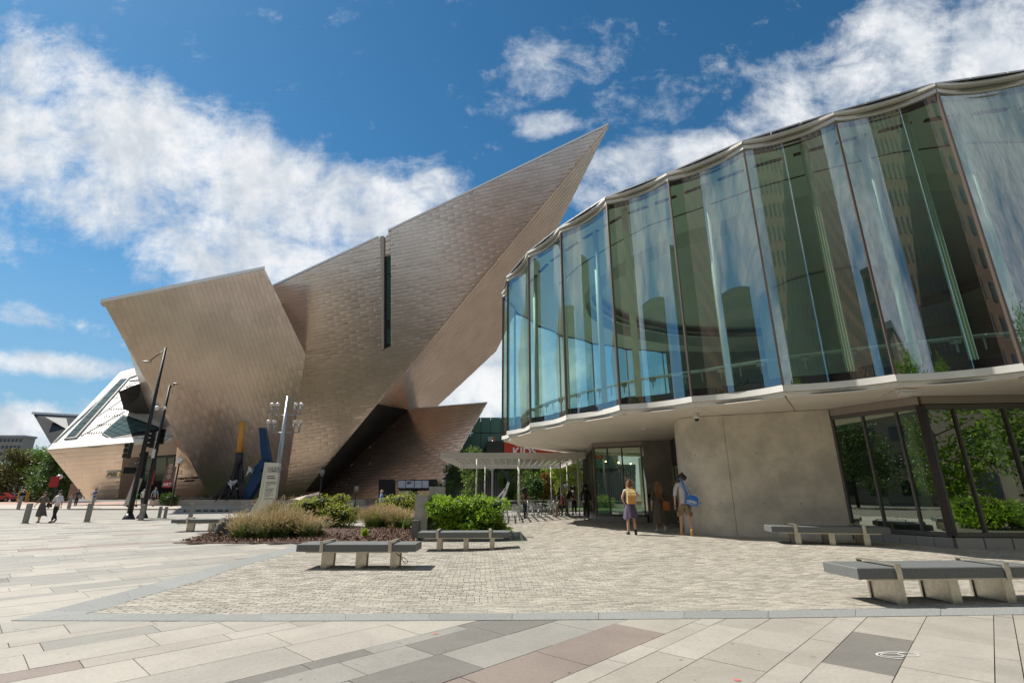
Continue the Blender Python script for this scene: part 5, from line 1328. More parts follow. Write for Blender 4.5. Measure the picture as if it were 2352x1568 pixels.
T = [(8, 1138, 88, 11, 4.5, L_OLIVE, 'yellowing street tree at the left edge of the picture'), (38, 1138, 96, 11.5, 4.8, L_DARK, 'dark street tree below the apartment block'),
     (70, 1138, 92, 12, 5, L_MID, 'tall green street tree behind the walking women'), (100, 1139, 84, 11.5, 4.6, L_DARK, 'dense green tree left of the museum wall tip'), (128, 1139, 80, 9.5, 4, L_DARK, 'dark tree beside the slanted museum wall'), (155, 1140, 95, 8.5, 4, L_MID, 'low tree half hidden behind the slanted museum wall')]
for i, (px, py, Y, h, r, m_, lab) in enumerate(T):
    x = PY(px, 1135, Y).x; make_tree(lab, (x, Y), h * .78, r * .9, m_, 30 + i, .28, 3600, .50, 18, 1.05, group=gl_, clear=.14)
T = [(1075, 50, 6.3, 1.9, L_MID, 'slim tree under the left end of the canopy'), (1168, 52, 6.0, 1.35, L_MID, 'narrow columnar tree left of the white blades'), (1222, 50, 5.6, 2.1, L_MID, 'round green tree behind the waiter'),
     (1275, 48, 6, 2.2, L_BRIGHT, 'sunlit yellow-green tree behind the cafe tables'), (1308, 46, 5.6, 1.8, L_YELL, 'yellow-green tree right of the cafe posts'), (1252, 45, 2.9, .75, L_AUT, 'small orange autumn tree behind the terrace'), (1225, 43, 2.6, 1.2, L_DARK, 'dark low shrub tree behind the waiter'), (1040, 56, 4.2, 2.2, L_DARK, 'dark bushy tree beside the low museum wing')]
for i, (px, Y, h, r, m_, lab) in enumerate(T):
    make_tree(lab, (PY(px, 1135, Y).x, Y), h, r, m_, 60 + i, .09, 2600, .26, 14, 1.1, group='trees behind the cafe terrace', clear=.12)
# trees and hedge behind the camera, seen only in the glass
for i, (x, y, h, r) in enumerate(((22, -8, 10, 5), (29, -3.5, 11, 5.4), (16, -12, 10, 5), (36, 2, 11, 5.4), (8, -18, 10, 5), (-13, -6, 9, 4.6), (-22, -3, 10, 5), (-17, -13, 11, 5), (-31, -8, 11, 5), (-40, -2, 11, 5), (-47, 6, 11, 5.4), (-50, 15, 11, 5.4), (-56, 24, 11, 5.4))):
    make_tree('leafy tree behind the viewer on the right, mirrored in the lower glazing' if x > 0 else 'leafy tree left of the viewer, outside the picture, mirrored in the side panes', (x, y), h, r, [L_BRIGHT, L_MID][i % 2] if x > 0 else [L_MID, L_DARK][i % 2], 90 + i, .2, 7000, .36, 26, 1.15, group='trees mirrored in the glass', clear=.12)
for i, (x, y) in enumerate(((17.5, -2.2), (20.5, -.2), (23.2, 2.2))):
    bush('mirrored_bush', 'bright bush behind the viewer, mirrored in the lower glazing', 'bush', (x, y), (1.9, 1.3, 1.0), L_BRIGHT, 3600, .2, 40 + i, 14, group='bushes mirrored in the glass')

# ================================================================ SIGNAL POSTS
M_POLE = mat('black_pole', (.02, .021, .022), .4, .5)
def head(t, c, n=3, lit=None, face_=Vector((0, -1, 0)), name='signal_head', s=.34):
    """signal head with hooded lenses; c is the centre"""
    c = Vector(c); m = MB(); rz = math.atan2(face_.y, face_.x) + math.pi / 2
    m.box(c, (s, .22, s * n + .04), rz); h = m.build(name, M_POLE, t)
    for k in range(n):
        z = c.z + s * ((n - 1) / 2 - k); f = c + face_ * .12; l = MB(); l.tube([(f.x, f.y, z), (f.x + face_.x * .02, f.y + face_.y * .02, z)], .12, 14)
        l.build('lens', mat('red_light', (.7, .02, .01), .4, emit=(1, .05, .02, 3.5)) if lit == k else M_BLACK, h)
        v = MB(); v.tube([(f.x, f.y, z + .015), (f.x + face_.x * .24, f.y + face_.y * .24, z + .015)], .145, 14, cap=False); v.build('visor', M_POLE, h)
    return h
def signal(label, px, py, ptop, tilt=0):
    b = G(px, py); top = PY(*ptop, b.y); Hh = top.z - b.z; t = thing('signal_post', label, 'traffic signal', b)
    m = MB(); m.tube([(0, 0, 0), (0, 0, Hh)], [.17, .075], 14); m.build('pole', M_POLE, t)
    m = MB(); m.tube([(0, 0, 0), (0, 0, .06), (0, 0, .35)], [.36, .34, .19], 14); m.build('pole_base', M_POLE, t); return t, Hh, b
def arm(t, a, b, r=.03): m = MB(); m.tube([a, b], r, 8); m.build('bracket', M_POLE, t)
def hz_at(py, Y, px=330): return PY(px, py, Y).z
t, Hh, b = signal('taller black signal post with a lamp arm reaching left near its top', 295, 1192, (388, 798))
Y = b.y
z = Hh - .9; arm(t, (0, 0, Hh - .15), (-.85, -.1, Hh - 1.0), .035); m = MB(); m.ball((-1.05, -.12, Hh - 1.08), (.38, .16, .07), 12, 6); m.build('lamp_head', M_GREY, t)
for z0, z1, x in ((hz_at(1045, Y), hz_at(1018, Y), -.75),):
    arm(t, (0, 0, z1 + .35), (-.72, -.05, z1 + .35)); arm(t, (0, 0, z0 - .55), (-.72, -.05, z0 - .55)); head(t, (-.85, -.05, (z0 + z1) / 2 - .1), 3, face_=Vector((-.8, -.6, 0)))
m = MB(); m.box((-.62, 0, hz_at(1080, Y)), (.75, .12, .42)); m.build('pedestrian_signal', M_POLE, t); arm(t, (0, 0, hz_at(1080, Y)), (-.3, 0, hz_at(1080, Y)))
m = MB(); m.box((.16, -.12, 1.45), (.14, .12, .4)); m.build('push_button', M_DARK, t)
t, Hh, b = signal('shorter black signal post with two signal clusters and a red light', 326, 1189.5, (392, 884)); Y = b.y
arm(t, (0, 0, Hh - .25), (.35, 0, Hh + .05), .03); m = MB(); m.ball((.42, 0, Hh + .1), (.26, .15, .07), 12, 6); m.build('lamp_head', M_GREY, t)
zc = hz_at(937, Y); m = MB(); m.ball((-.55, -.05, zc), (.2, .15, .16), 10, 6); m.ball((-.85, -.05, zc - .1), (.12, .12, .14), 10, 6); m.ball((.1, -.16, zc - .02), (.12, .05, .12), 10, 6); m.build('camera', M_WHITE, t); arm(t, (0, 0, zc), (-.55, 0, zc))
zc = hz_at(1003, Y)
head(t, (.32, -.18, zc), 3, face_=Vector((.5, -.85, 0))); head(t, (-.32, -.1, zc - .25), 3, face_=Vector((-.9, -.4, 0))); arm(t, (-.35, 0, zc - .2), (.35, 0, zc - .2)); 
m = MB(); m.bar((.3, 0, zc + .1), (1.0, 0, zc + .05), .05); m.bar((.4, 0, zc - .35), (.95, -.1, zc + .1), .05); m.build('stay', M_GREY, t)
zc = hz_at(1074, Y) ; head(t, (-.62, -.05, zc + .55), 3, face_=Vector((-.9, -.4, 0))); head(t, (-.62, -.1, zc - .35), 2, lit=0, face_=Vector((-.05, -1, 0))); arm(t, (0, 0, zc + .9), (-.6, 0, zc + .9)); arm(t, (0, 0, zc - .2), (-.6, 0, zc - .2))
m = MB(); m.box((-.02, -.17, hz_at(1042, Y)), (.2, .03, .6)); m.build('sign_plate', M_WHITE, t)
# ================================================================ FLOODLIGHT MAST
b = PY(628, 1160, 47); b.z = gz(b.x, 47); top = PY(660, 910, 47); Hh = top.z - b.z
fm = thing('floodlight_mast', 'grey steel mast carrying eight small floodlights in two tiers', 'floodlight mast', b)
M_MAST = mat('galvanised_steel', (.36, .37, .38), .4, .7, nscale=5, namt=.15)
m = MB(); m.tube([(0, 0, 0), (0, 0, Hh)], [.27, .17], 18); m.build('mast', M_MAST, fm)
for zz, w in ((PY(650, 953, 47).z - b.z, 1.35), (PY(650, 993, 47).z - b.z, 1.45)):
    m = MB(); m.tube([(-w, 0, zz), (w, 0, zz)], .045, 8); m.tube([(-.5, 0, zz), (-.15, 0, zz - .25)], .03, 6); m.tube([(.5, 0, zz), (.15, 0, zz - .25)], .03, 6); m.build('cross_arm', M_MAST, fm)
    for x in (-w, -w + .55, w - .55, w):
        s_ = 1 if x > 0 else -1
        m = MB(); m.tube([(x, 0, zz), (x, 0, zz + .45), (x + .03 * s_, -.02, zz + .8)], [.05, .10, .12], 10)
        l_ = m.build('lamp_body', M_MAST, fm); g_ = MB(); g_.ball((x + .06 * s_, -.08, zz + 1.0), (.22, .13, .20), 12, 8); g_.build('lamp_glass', M_LENS, l_)
m = MB(); m.ball((-.35, -.1, PY(640, 1080, 47).z - b.z), (.18, .14, .17), 10, 6); m.build('camera', M_WHITE, fm)
m = MB(); m.tube([(0, 0, PY(640, 1076, 47).z - b.z), (0, 0, PY(640, 1076, 47).z - b.z + .1)], .26, 16); m.build('clamp', M_MAST, fm)
# ================================================================ TOTEM SIGN
b = PY(602, 1168, 41); b.z = gz(b.x, 41)
to = thing('totem_sign', 'bent cream information totem listing the cultural complex', 'sign', b)
M_CREAM = mat('cream_enamel', (.66, .66, .55), .4, nscale=2, namt=.05); k = 41 / 1130
x0, x1 = (588 - 602) * k - .05, (624 - 602) * k
m = MB(); pr_ = [(-.78, 0), (-.18, 1.25), (-.02, 3.95), (1.02, 3.95), (.92, 1.25), (.42, 0)]
pr_ = [(-.70, 0), (-.12, 1.2), (-.05, 4.0), (.95, 3.95), (.98, 1.35), (.40, 0)]
m.prism([(x, -.15, z) for x, z in pr_], (0, .35, 0)); m.build('panel', M_CREAM, to)
m = MB(); m.prism([(x, -.17, z) for x, z in ((-.95, 0), (-.32, 1.25), (-.25, 4.0), (-.06, 4.0), (-.13, 1.25), (-.72, 0))], (0, .4, 0)); m.build('side_fin', mat('fin_cream', (.60, .60, .46), .4), to)
text('CULTURAL\nCOMPLEX', .25, M_GREY, to, Matrix.Translation((.06, -.165, 3.45)) @ Matrix.Rotation(math.pi / 2, 4, 'X'), world=False, bold=.004)
ln = MB(); rr = random.Random(2)
for zz, w, hh in ((2.92, .6, .10), (2.76, .7, .10), (2.45, .75, .07), (2.34, .78, .05), (2.22, .35, .04), (2.1, .2, .04), (1.95, .7, .05), (1.84, .6, .05), (1.74, .62, .04), (1.62, .5, .04), (1.5, .7, .04), (1.4, .35, .04), (1.2, .75, .07)):
    ln.box((.10 + w / 2, -.157, zz - .0), (w, .01, hh))
ln.build('small_print', mat('print_grey', (.20, .20, .19), .6), to)
# ================================================================ OUTDOOR SCULPTURE (generic stand-in)
b = PY(545, 1150, 56); b.z = gz(b.x, 56) + .45
kk = 56 / 1130
sc_ = thing('sculpture', 'ochre column rising from a flared dark bundle of cables', 'sculpture', b)
H1 = PY(555, 968, 56).z - b.z; H2 = PY(552, 1042, 56).z - b.z
def sx(px, py): return PY(px, py, 56).x - b.x
m = MB(); m.tube([(sx(550, 1043), 0, H2 - .1), (sx(557, 968), 0, H1)], .33, 18); m.build('column', mat('ochre_paint', (.55, .25, .035), .45), sc_)
m = MB(); m.tube([(sx(549, 1060), 0, H2 - 1.2), (sx(550, 1041), 0, H2 + .1)], .42, 18); m.build('collar', mat('black_rubber', (.02, .02, .022), .6), sc_)
rr = random.Random(12); cmats = [MATS['black_rubber'], mat('plum_cable', (.10, .035, .045), .5), mat('slate_cable', (.06, .06, .09), .5)]
for j in range(64):
    a = rr.uniform(0, 6.28); r0 = .36; e = Vector((sx(545, 1150) + rr.uniform(-2.6, 1.2), rr.uniform(-1.2, 1.2), .05)); st_ = Vector((sx(549, 1062) + r0 * math.cos(a), r0 * math.sin(a), H2 - 1.1))
    mid = st_.lerp(e, .45) + Vector((-(e.x - st_.x) * .28, 0, .1)); mid2 = st_.lerp(e, .8) + Vector((-(e.x - st_.x) * .12, 0, .05))
    m = MB(); m.tube([tuple(st_), tuple(mid), tuple(mid2), tuple(e)], [.05, .055, .06, .05], 6); m.build('cable', cmats[j % 3 if j % 4 == 0 else 0], sc_)
m = MB()
for cx_, cy_, cz_, r_ in ((sx(547, 1122), -1.2, 1.75, .6), (sx(578, 1088), -.4, 3.2, .45)):
    for _ in range(9):
        c_ = Vector((cx_, cy_, cz_)) + Vector((rr.uniform(-.3, .3), rr.uniform(-.15, .15), rr.uniform(-.35, .35))) * r_; m.poly([c_ + Vector((rr.uniform(-1, 1), rr.uniform(-.5, .5), rr.uniform(-1, 1))) * r_ for _k in range(3)])
m.build('crumpled_sheet', mat('crumpled_white', (.62, .64, .66), .5), sc_)
bb = thing('sculpture', 'dark blue bent steel blade leaning beside the cable bundle', 'sculpture', b)
def bp_(px, py, dy=0): q = PY(px, py, 56); return Vector((q.x - b.x, dy, q.z - b.z))
M_BL = mat('blue_steel', (.012, .055, .14), .35, .2)
m = MB(); m.prism([bp_(594, 981), bp_(607, 982), bp_(622, 1065), bp_(601, 1064)], (0, .6, 0)); m.build('upper_blade', M_BL, bb)
m = MB(); m.prism([bp_(601, 1056), bp_(622, 1058), bp_(606, 1090), bp_(566, 1152), bp_(549, 1150), bp_(584, 1072)], (0, .9, 0)); m.prism([bp_(600, 1056), bp_(628, 1062), bp_(600, 1082)], (0, -.5, 0)); m.build('lower_blade', M_BL, bb)
# ================================================================ FORECOURT EDGE: planter wall, tables, lamps, doors
pw_ = thing('planter_wall', 'low pale stone wall along the museum terrace', 'wall', (-33, 55, .35)); 
z0 = .35
for k in range(23):
    x = -38.2 + k * 1.02
    m = MB(); m.box((x, 55.5 - .05 * k, z0 + .35), (1.0, .5, .62)); m.build('block', mat('wall_stone', (.42, .37, .32), .8, var=.06), pw_, world=True)
m = MB()
for k in range(40): m.box((-14.5 + k * 1.02 - .5, 54.2, z0 + .3), (1.0, .5, .7))
ws = thing('terrace_wall', 'shaded reddish wall running behind the bushes', 'wall', (-8, 54.2, .35))
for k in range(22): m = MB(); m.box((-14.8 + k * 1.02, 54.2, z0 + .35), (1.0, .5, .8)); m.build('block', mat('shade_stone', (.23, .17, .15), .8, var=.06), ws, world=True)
q = PY(378, 1150, 54); bush('round_planter_bush', 'small round bush on the low wall by the museum entrance', 'bush', (q.x, 54.6), (1.25, .8, .95), L_DARK, 1200, .22, 50, 8)
gx = lambda px, Y: PY(px, 1140, Y).x
tn = 0
for i, px in enumerate((405, 425, 445, 466, 487, 530, 585, 615)):
    x = gx(px, 57.5); put(tb0, tbu, (x, 57.5, .42), 0, 'terrace table by the museum wall', 'table', 'tables on the museum terrace', 1.0)
    for s_ in (-1, 1): put(ch0, chu, (x + .75 * s_, 57.3, .42), s_ * -1.57, 'pale chair at a table on the museum terrace', 'chair', 'chairs on the museum terrace', 1.05)
def lamp(label, px, Y, ptop, kind='globe', r=.11):
    x = gx(px, Y); zt = PY(px, ptop, Y).z; zb = gz(x, Y); t = thing('street_lamp', label, 'lamp', (x, Y, zb)); Hh = zt - zb
    m = MB(); m.tube([(0, 0, 0), (0, 0, .6), (0, 0, Hh - .5)], [r * 1.5, r * .8, r * .6], 10); m.build('pole', M_POLE, t)
    if kind == 'globe': m = MB(); m.ball((0, 0, Hh - .35), (.34, .34, .3), 12, 8); m.build('lamp_globe', M_LENS, t)
    else:
        m = MB(); m.tube([(0, 0, Hh - .9), (0, 0, Hh - .55), (0, 0, Hh - .2)], [.12, .24, .16], 10); m.build('lantern_glass', mat('lantern_glass', (.25, .24, .2), .3), t); m = MB(); m.tube([(0, 0, Hh - .2), (0, 0, Hh)], [.2, .01], 10); m.build('lantern_cap', M_POLE, t)
lamp('globe lamp right of the museum entrance banner', 397, 52, 1049); lamp('lantern post in front of the dark museum underside', 734, 50, 1072, 'lantern')
lamp('slim post behind the walking man in blue', 817, 50, 1110, 'lantern', .05); lamp('far street lamp with red banner by the trees', 125, 66, 1088); lamp('lamp under the canopy among the trees', 1298, 45, 1104, 'lantern', .05); lamp('dark lamp post at the right end of the low wing', 1018, 52, 1095, 'lantern', .07)
# banners and totems at the far left
def banner(label, px0, px1, py0, py1, Y, col, cat='banner', words=None, wc=None):
    a, c = PY(px0, py0, Y), PY(px1, py1, Y); t = thing('banner' if cat == 'banner' else 'sign_board', label, cat, ((a.x + c.x) / 2, Y, min(a.z, c.z)))
    w, h = abs(c.x - a.x), abs(a.z - c.z); m = MB(); m.box((0, 0, h / 2), (w, .06, h)); m.build('cloth' if cat == 'banner' else 'board', cm(col), t)
    if words: text(words[0], words[1], wc or M_WHITE, t, Matrix.Translation((words[2] if len(words) > 2 else 0, -.04, words[3] if len(words) > 3 else h * .3)) @ Matrix.Rotation(math.pi / 2, 4, 'X'), align='CENTER', world=False, bold=.01)
    return t
banner('red banner hanging on the far lamp post by the trees', 118, 131, 1094, 1118, 65.6, (.35, .02, .02))
tb_ = banner('banner with three round photos and a red ART foot by the entrance', 381, 396, 1071, 1118, 58, (.16, .12, .11), words=('ART', .5, 0, .12))
m = MB(); m.box((0, -.035, .3), (.85, .02, .75)); m.build('red_foot', cm((.42, .02, .03)), tb_)
for zz in (1.15, 1.75, 2.3): m = MB(); m.tube([(0, -.03, zz), (0, -.07, zz)], .28, 14); m.build('round_photo', cm((.42, .30, .24)), tb_)
banner('narrow red banner behind the taller signal post', 344, 351, 1080, 1112, 57, (.40, .02, .02))
banner('brown notice board left of the museum wall corner', 163, 187, 1110, 1145, 64, (.27, .19, .15), 'sign', ('', .1)); banner('small white notice beside the black service door', 926, 940, 1128, 1136, 55, (.55, .56, .58), 'sign')
tt = thing('totem_sign', 'tilted pale slab sign near the museum entrance', 'sign', (gx(298, 53), 53, .35)); m = MB(); m.prism([(-.45, 0, 0), (.35, 0, 0), (.75, 0, 3.1), (.1, 0, 3.2)], (0, .3, 0)); m.build('panel', cm((.42, .40, .37)), tt)
# hydrant, scooter
hy = thing('fire_hydrant', 'small orange fire hydrant on the lawn strip', 'hydrant', (gx(591, 50), 50, .33)); m = MB(); m.tube([(0, 0, 0), (0, 0, .1), (0, 0, .12), (0, 0, .62), (0, 0, .78), (0, 0, .84)], [.2, .2, .14, .14, .12, .03], 12); m.build('barrel', cm((.55, .22, .08), .4), hy); m = MB(); m.tube([(-.26, 0, .5), (.26, 0, .5)], .07, 10); m.tube([(0, 0, .5), (0, -.22, .5)], .08, 10); m.build('outlet', cm((.55, .22, .08), .4), hy)
sc2 = thing('kick_scooter', 'parked green kick scooter left of the taller signal post', 'scooter', (gx(307 * 1.0 - 0, 50), 50, .38), 1.2)
m = MB(); m.box((0, 0, .14), (.7, .16, .05)); m.build('deck', M_DARK, sc2); m = MB(); m.tube([(.4, 0, .1), (.3, 0, 1.15)], .03, 8); m.tube([(.3, -.25, 1.15), (.3, .25, 1.15)], .025, 8); m.build('stem', cm((.05, .35, .08)), sc2)
for x in (-.38, .42): m = MB(); m.tube([(x, -.025, .1), (x, .025, .1)], .1, 14); m.build('wheel', M_DARK, sc2)
# wheel stops in the street
for px, lab in ((448, 'black wheel stop on the street left of the bench'), (498, 'black wheel stop on the street nearer the feathery grass')):
    q = G(px, 1174); t = thing('wheel_stop', lab, 'wheel stop', q); m = MB(); m.prism([(-.95, -.09, 0), (-.95, .09, 0), (-.95, .06, .12), (-.95, -.06, .12)], (1.9, 0, 0)); m.build('kerb_bar', M_DARK, t)
    for x in (-.65, 0, .65): m = MB(); m.box((x, -.078, .07), (.22, .012, .05)); m.build('reflector', M_WHITE, t)
# parked cars far left
def make_car(label, loc, rz, col):
    t = thing('parked_car', label, 'car', loc, rz, 'cars parked in the far street'); pf = [(-2.1, .35), (-2.15, .75), (-1.5, .95), (-.9, 1.42), (.7, 1.45), (1.35, .98), (2.05, .85), (2.15, .4)]
    m = MB(); m.prism([(x, -.85, z) for x, z in pf], (0, 1.7, 0)); m.build('body', cm(col, .25), t)
    m = MB(); m.prism([(x, -.86, z) for x, z in ((-1.35, .98), (-.88, 1.36), (.64, 1.38), (1.15, 1.0))], (0, 1.72, 0)); m.build('window', M_BLACK, t)
    for x in (-1.35, 1.35):
        for y in (-.82, .82):
            m = MB(); m.tube([(x, y - .1, .33), (x, y + .1, .33)], .33, 16); w_ = m.build('wheel', M_DARK, t); m = MB(); m.tube([(x, y - .115, .33), (x, y + .115, .33)], .18, 10); m.build('rim', M_GREY, w_)
for px, Y, col, rz, lab in ((26, 92, (.55, .56, .58), .1, 'silver car parked far left under the trees'), (46, 88, (.5, .5, .5), 1.3, 'grey car nose-on beside the silver car'), (3, 84, (.35, .05, .04), .2, 'red car at the left edge of the picture'), (98, 86, (.03, .03, .04), .3, 'dark vehicle by the far trees')):
    x = gx(px, Y); make_car(lab, (x, Y, .42), rz, col)
bk_ = thing('bike_hoop_rack', 'yellow arched rack in the far left street', 'rack', (gx(75, 80), 80, .4)); m = MB()
for dx in (-1.6, 0, 1.6): m.tube([(dx - .7, 0, 0), (dx - .6, 0, 1.6), (dx, 0, 1.85), (dx + .6, 0, 1.6), (dx + .7, 0, 0)], .1, 8)
m.build('hoops', cm((.5, .36, .06)), bk_)
# ================================================================ FAR BUILDINGS
def block(label, px0, px1, ptop, Y, dp, wc, fl, cols, name='apartment_block', base=0, winc=(.04, .05, .06), rz=0, loc=None, w=None, h=None, ww=.55, wh=.55):
    if loc is None:
        a, c = PY(px0, ptop, Y), PY(px1, ptop, Y); w = c.x - a.x; h = a.z - base; loc = ((a.x + c.x) / 2, Y + dp / 2, base)
    t = thing(name, label, 'building', loc, rz); m = MB(); m.box((0, 0, h / 2), (w, dp, h)); m.build('wall', mat('w_' + label[:14], wc, .85, nscale=.3, namt=.1, bump=.1), t)
    m = MB(); m.box((0, 0, h + .4), (w + .6, dp + .6, .8)); m.build('roof', M_GREY, t)
    wm = mat('w_glass' + str(winc), winc, .12, .2); me = None
    def face(nc, wd, ang, off):
        nonlocal me
        for f in range(fl):
            for c in range(nc):
                cx_ = -wd / 2 + wd * (c + .5) / nc; z = h * (f + .55) / fl
                if me is None: q = MB(); q.box((0, 0, 0), (wd / nc * ww, .12, h / fl * wh)); me = q.mesh('window', wm)
                o = bpy.data.objects.new('window', me); COL.objects.link(o); o.parent = t; M = Matrix.Rotation(ang, 4, 'Z') @ Matrix.Translation((cx_, -off - .03, z)); o.matrix_local = M
    face(cols, w, 0, dp / 2)
    return t, h, face
block('distant grey apartment block with many windows above the trees', -28, 54, 1004, 190, 5, (.28, .26, .23), 9, 9, ww=.6, wh=.45)
a_, h_, f_ = block('brown brick tower behind the viewer, mirrored in the glass bays', 0, 0, 0, 0, 26, (.26, .15, .095), 15, 9, 'brick_tower', loc=(-34, -46, 0), w=26, h=62, rz=math.pi + .15, winc=(.12, .14, .15), ww=.34)
f_(8, 26, math.pi / 2, 13); 
a_, h_, f_ = block('beige stone office block behind the viewer, mirrored in the glass bays', 0, 0, 0, 0, 34, (.45, .38, .27), 8, 12, 'office_block', loc=(-82, -26, 0), w=34, h=38, rz=math.pi * .62, winc=(.06, .08, .09), ww=.5)
a_, h_, f_ = block('dark slender tower behind the viewer, mirrored in the glass bays', 0, 0, 0, 0, 18, (.13, .12, .10), 18, 5, 'dark_tower', loc=(-118, 20, 0), w=20, h=66, rz=math.pi * .55, winc=(.05, .06, .06), ww=.4)
a_, h_, f_ = block('tall tan tower behind the viewer, mirrored in the nearer glass bays', 0, 0, 0, 0, 22, (.34, .25, .16), 16, 7, 'tan_tower', loc=(-2, -58, 0), w=24, h=64, rz=math.pi, winc=(.1, .12, .13), ww=.35)
f_(7, 22, math.pi / 2, 12)
# green panelled link building behind the low wing and the grey ribbed hall
gb = thing('green_building', 'green metal-panelled building behind the low museum wing', 'building', (-1, 72, .35)); PLG = plane(PY(1080, 1000, 66), PY(1160, 1000, 66), PY(1100, 900, 66))
M_GRN = mat('green_panel', (.10, .20, .165), .35, .3, var=.05)
m = MB(); q = [PY(1103, 968, 66.3), PY(1200, 955, 66.3), PY(1420, 1055, 66.3), PY(1420, 1080, 66.3), PY(1030, 1080, 66.3)]; m.prism(q, (0, 5, 0)); m.build('wall', M_BLACK, gb, world=True)
xs_ = [1040, 1062, 1081, 1104, 1127, 1150, 1190, 1250, 1310, 1370, 1420]
for i in range(len(xs_) - 1):
    for y0, y1 in ((958, 993), (994, 1035), (1036, 1075)):
        x0, x1 = xs_[i] + .4, xs_[i + 1] - .4
        if y1 <= 993 and x0 < 1080: continue
        if x1 > 1120 and x1 < 1130 and y0 == 994: pass
        m = MB(); m.prism([PY(x0, y0 + .4, 66), PY(x1, y0 + .4, 66), PY(x1, y1, 66), PY(x0, y1, 66)], (0, .2, 0)); m.build('panel', M_GRN, gb, world=True)
m = MB(); m.prism([PY(1121, 1003, 64), PY(1134, 1002, 64), PY(1134, 1080, 64), PY(1121, 1080, 64)], (0, 1, 0)); m.build('pier', mat('pier_grey', (.5, .5, .5), .6), gb, world=True)
m = MB(); m.prism([PY(1135, 1001, 63.8), PY(1138, 1001, 63.8), PY(1138, 1030, 63.8), PY(1135, 1030, 63.8)], (0, 1, 0)); m.build('copper_trim', mat('copper_trim', (.45, .16, .05), .5, .4), gb, world=True)
m = MB(); m.prism([PY(1120, 1012, 63.7), PY(1120, 1045, 63.7), PY(1104, 1045, 63.7)], (0, .3, 0)); m.build('window', M_BLACK, gb, world=True)
rb = thing('ribbed_hall', 'grey ribbed metal hall behind the terrace trees', 'building', (2, 76, .35)); m = MB(); m.prism([PY(1000, 1066, 74), PY(1460, 1066, 74), PY(1460, 1150, 74), PY(1000, 1150, 74)], (0, 4, 0)); m.build('wall', mat('ribbed_grey', (.19, .19, .22), .6, .3), rb, world=True)
m = MB()
for k in range(150): q = PY(1000 + k * 3.05, 1067, 73.95); m.box((q.x, 73.95, 3.0), (.09, .1, 5.4))
for k in range(100): q = PY(1003 + k * 4.5, 1067, 73.9); r_ = MB(); r_.box((q.x, 73.9, 3.0), (.12, .14, 5.4)); r_.build('rib', mat('rib_grey', (.27, .27, .31), .5, .4), rb, world=True)
# red banner on the far wall and white blades
a, c = PY(1178, 1022, 46), PY(1345, 1046, 46); kb = thing('banner', 'long red banner reading KIDS behind the canopy', 'banner', ((a.x + c.x) / 2, 46, c.z)); w_ = c.x - a.x + 2.5; h_ = 1.6
m = MB(); m.box((.4, 0, .5), (w_, .06, h_)); m.build('cloth', cm((.52, .05, .025)), kb); m = MB(); m.box((-w_ / 2 - .35, -.0, .5), (1.6, .06, h_)); m.build('dark_end', cm((.03, .03, .03)), kb)
text('KIDS', 1.05, M_WHITE, kb, Matrix.Translation((-w_ / 2 + 1.2, -.05, .0)) @ Matrix.Rotation(math.pi / 2, 4, 'X'), world=False, bold=.02)
m = MB(); m.box((w_ / 2 - 2.2, -.04, .12), (1.0, .03, .5)); m.build('photo_patch', cm((.5, .36, .2)), kb)
for dx in (-w_ / 2 - .6, w_ / 2 + .4): m = MB(); m.tube([(dx, .15, -c.z + .35), (dx, .15, 1.4)], .08, 8); m.build('post', M_GREY, kb)
bl = thing('white_blades', 'white folded steel blades standing behind the hedge', 'sculpture', (gx(1160, 44), 44, .3))
q = lambda px, py: PY(px, py, 44) 
m = MB(); m.prism([q(1166, 1104), q(1171, 1108), q(1162, 1134), q(1154, 1150), q(1149, 1150), q(1158, 1128)], (0, .5, 0)); m.prism([q(1160, 1120), q(1163, 1124), q(1138, 1150), q(1134, 1150)], (0, .5, 0)); m.build('white_blade', M_WHITE, bl, world=True)
m = MB(); m.prism([q(1152, 1078), q(1157, 1077), q(1173, 1104), q(1168, 1108)], (0, .5, 0)); m.build('dark_blade', mat('navy_steel', (.02, .025, .06), .4), bl, world=True)
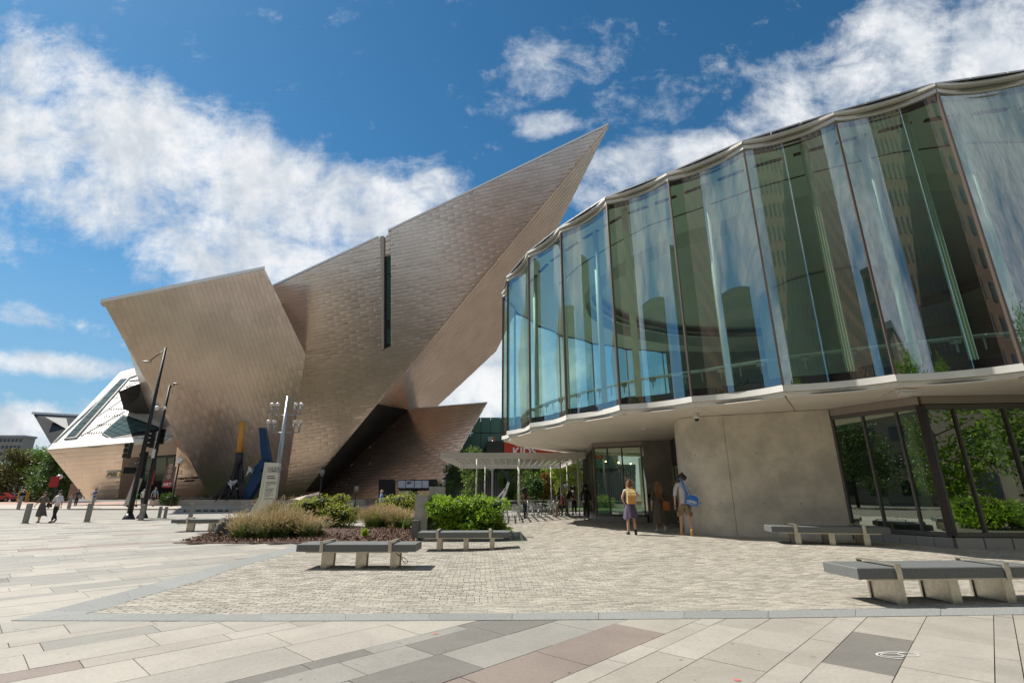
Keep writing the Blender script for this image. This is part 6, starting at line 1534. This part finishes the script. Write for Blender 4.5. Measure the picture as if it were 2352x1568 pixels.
# buildings across the side streets, mirrored low in the glass
for i, (x, y, w, d, h, c, l) in enumerate(((-60, -40, 30, 14, 14, (.36, .30, .24), 'low tan shop building behind the viewer, mirrored in the glass'), (45, -40, 40, 14, 18, (.30, .24, .20), 'long brown building behind the viewer, mirrored in the lower glazing'), (-100, 14, 40, 14, 20, (.34, .29, .24), 'wide tan building far left of the viewer, mirrored in the side panes'))):
    block(l, 0, 0, 0, 0, d, c, 4, 8, 'shop_building', loc=(x, y, 0), w=w, h=h, rz=math.pi if x > -99 else math.pi / 2)
# ground details: drain grates, chalk mark, paint dots
q = G(1230, 1210.5); t = thing('drain_grate', 'small slotted drain grate in the brick paving', 'drain grate', (q.x, q.y, q.z + .008))
for k in range(14): m = MB(); m.box((-.35 + k * .054, 0, .003), (.025, .12, .006), .5); m.build('bar', mat('worn_steel', (.5, .5, .48), .5), t)
ck = MB(); c0 = G(2050, 1504)
def loop(cx, cy, rx, ry, n=16, w=.014, a0=0, a1=6.28):
    for k in range(n):
        t0, t1 = a0 + (a1 - a0) * k / n, a0 + (a1 - a0) * (k + 1) / n
        ck.poly([(cx + rx * math.cos(t0), cy + ry * math.sin(t0), 0), (cx + (rx + w) * math.cos(t0), cy + (ry + w) * math.sin(t0), 0), (cx + (rx + w) * math.cos(t1), cy + (ry + w) * math.sin(t1), 0), (cx + rx * math.cos(t1), cy + ry * math.sin(t1), 0)])
loop(0, 0, .10, .05); loop(.17, .02, .09, .05); loop(.08, -.01, .22, .10, 20, .02, .4, 4.4)
ck.build('chalk_mark', mat('chalk', (.55, .54, .51), .9), None, 'faint white chalk scribble on the foreground slabs', 'chalk mark', loc=(c0.x, c0.y, gz(c0.x, c0.y) + .004))
for px, py, lab in ((1693, 1561, 'red paint dot at the bottom of the picture'), (1000, 1455, 'pink paint dot on the dark slab')):
    g = G(px, py); d_ = MB(); d_.poly([(.03 * math.cos(a * .52), .03 * math.sin(a * .52), 0) for a in range(12)]); d_.build('paint_dot', mat('red_paint', (.55, .16, .14), .8), None, lab, 'paint mark', loc=(g.x, g.y, g.z + .004))
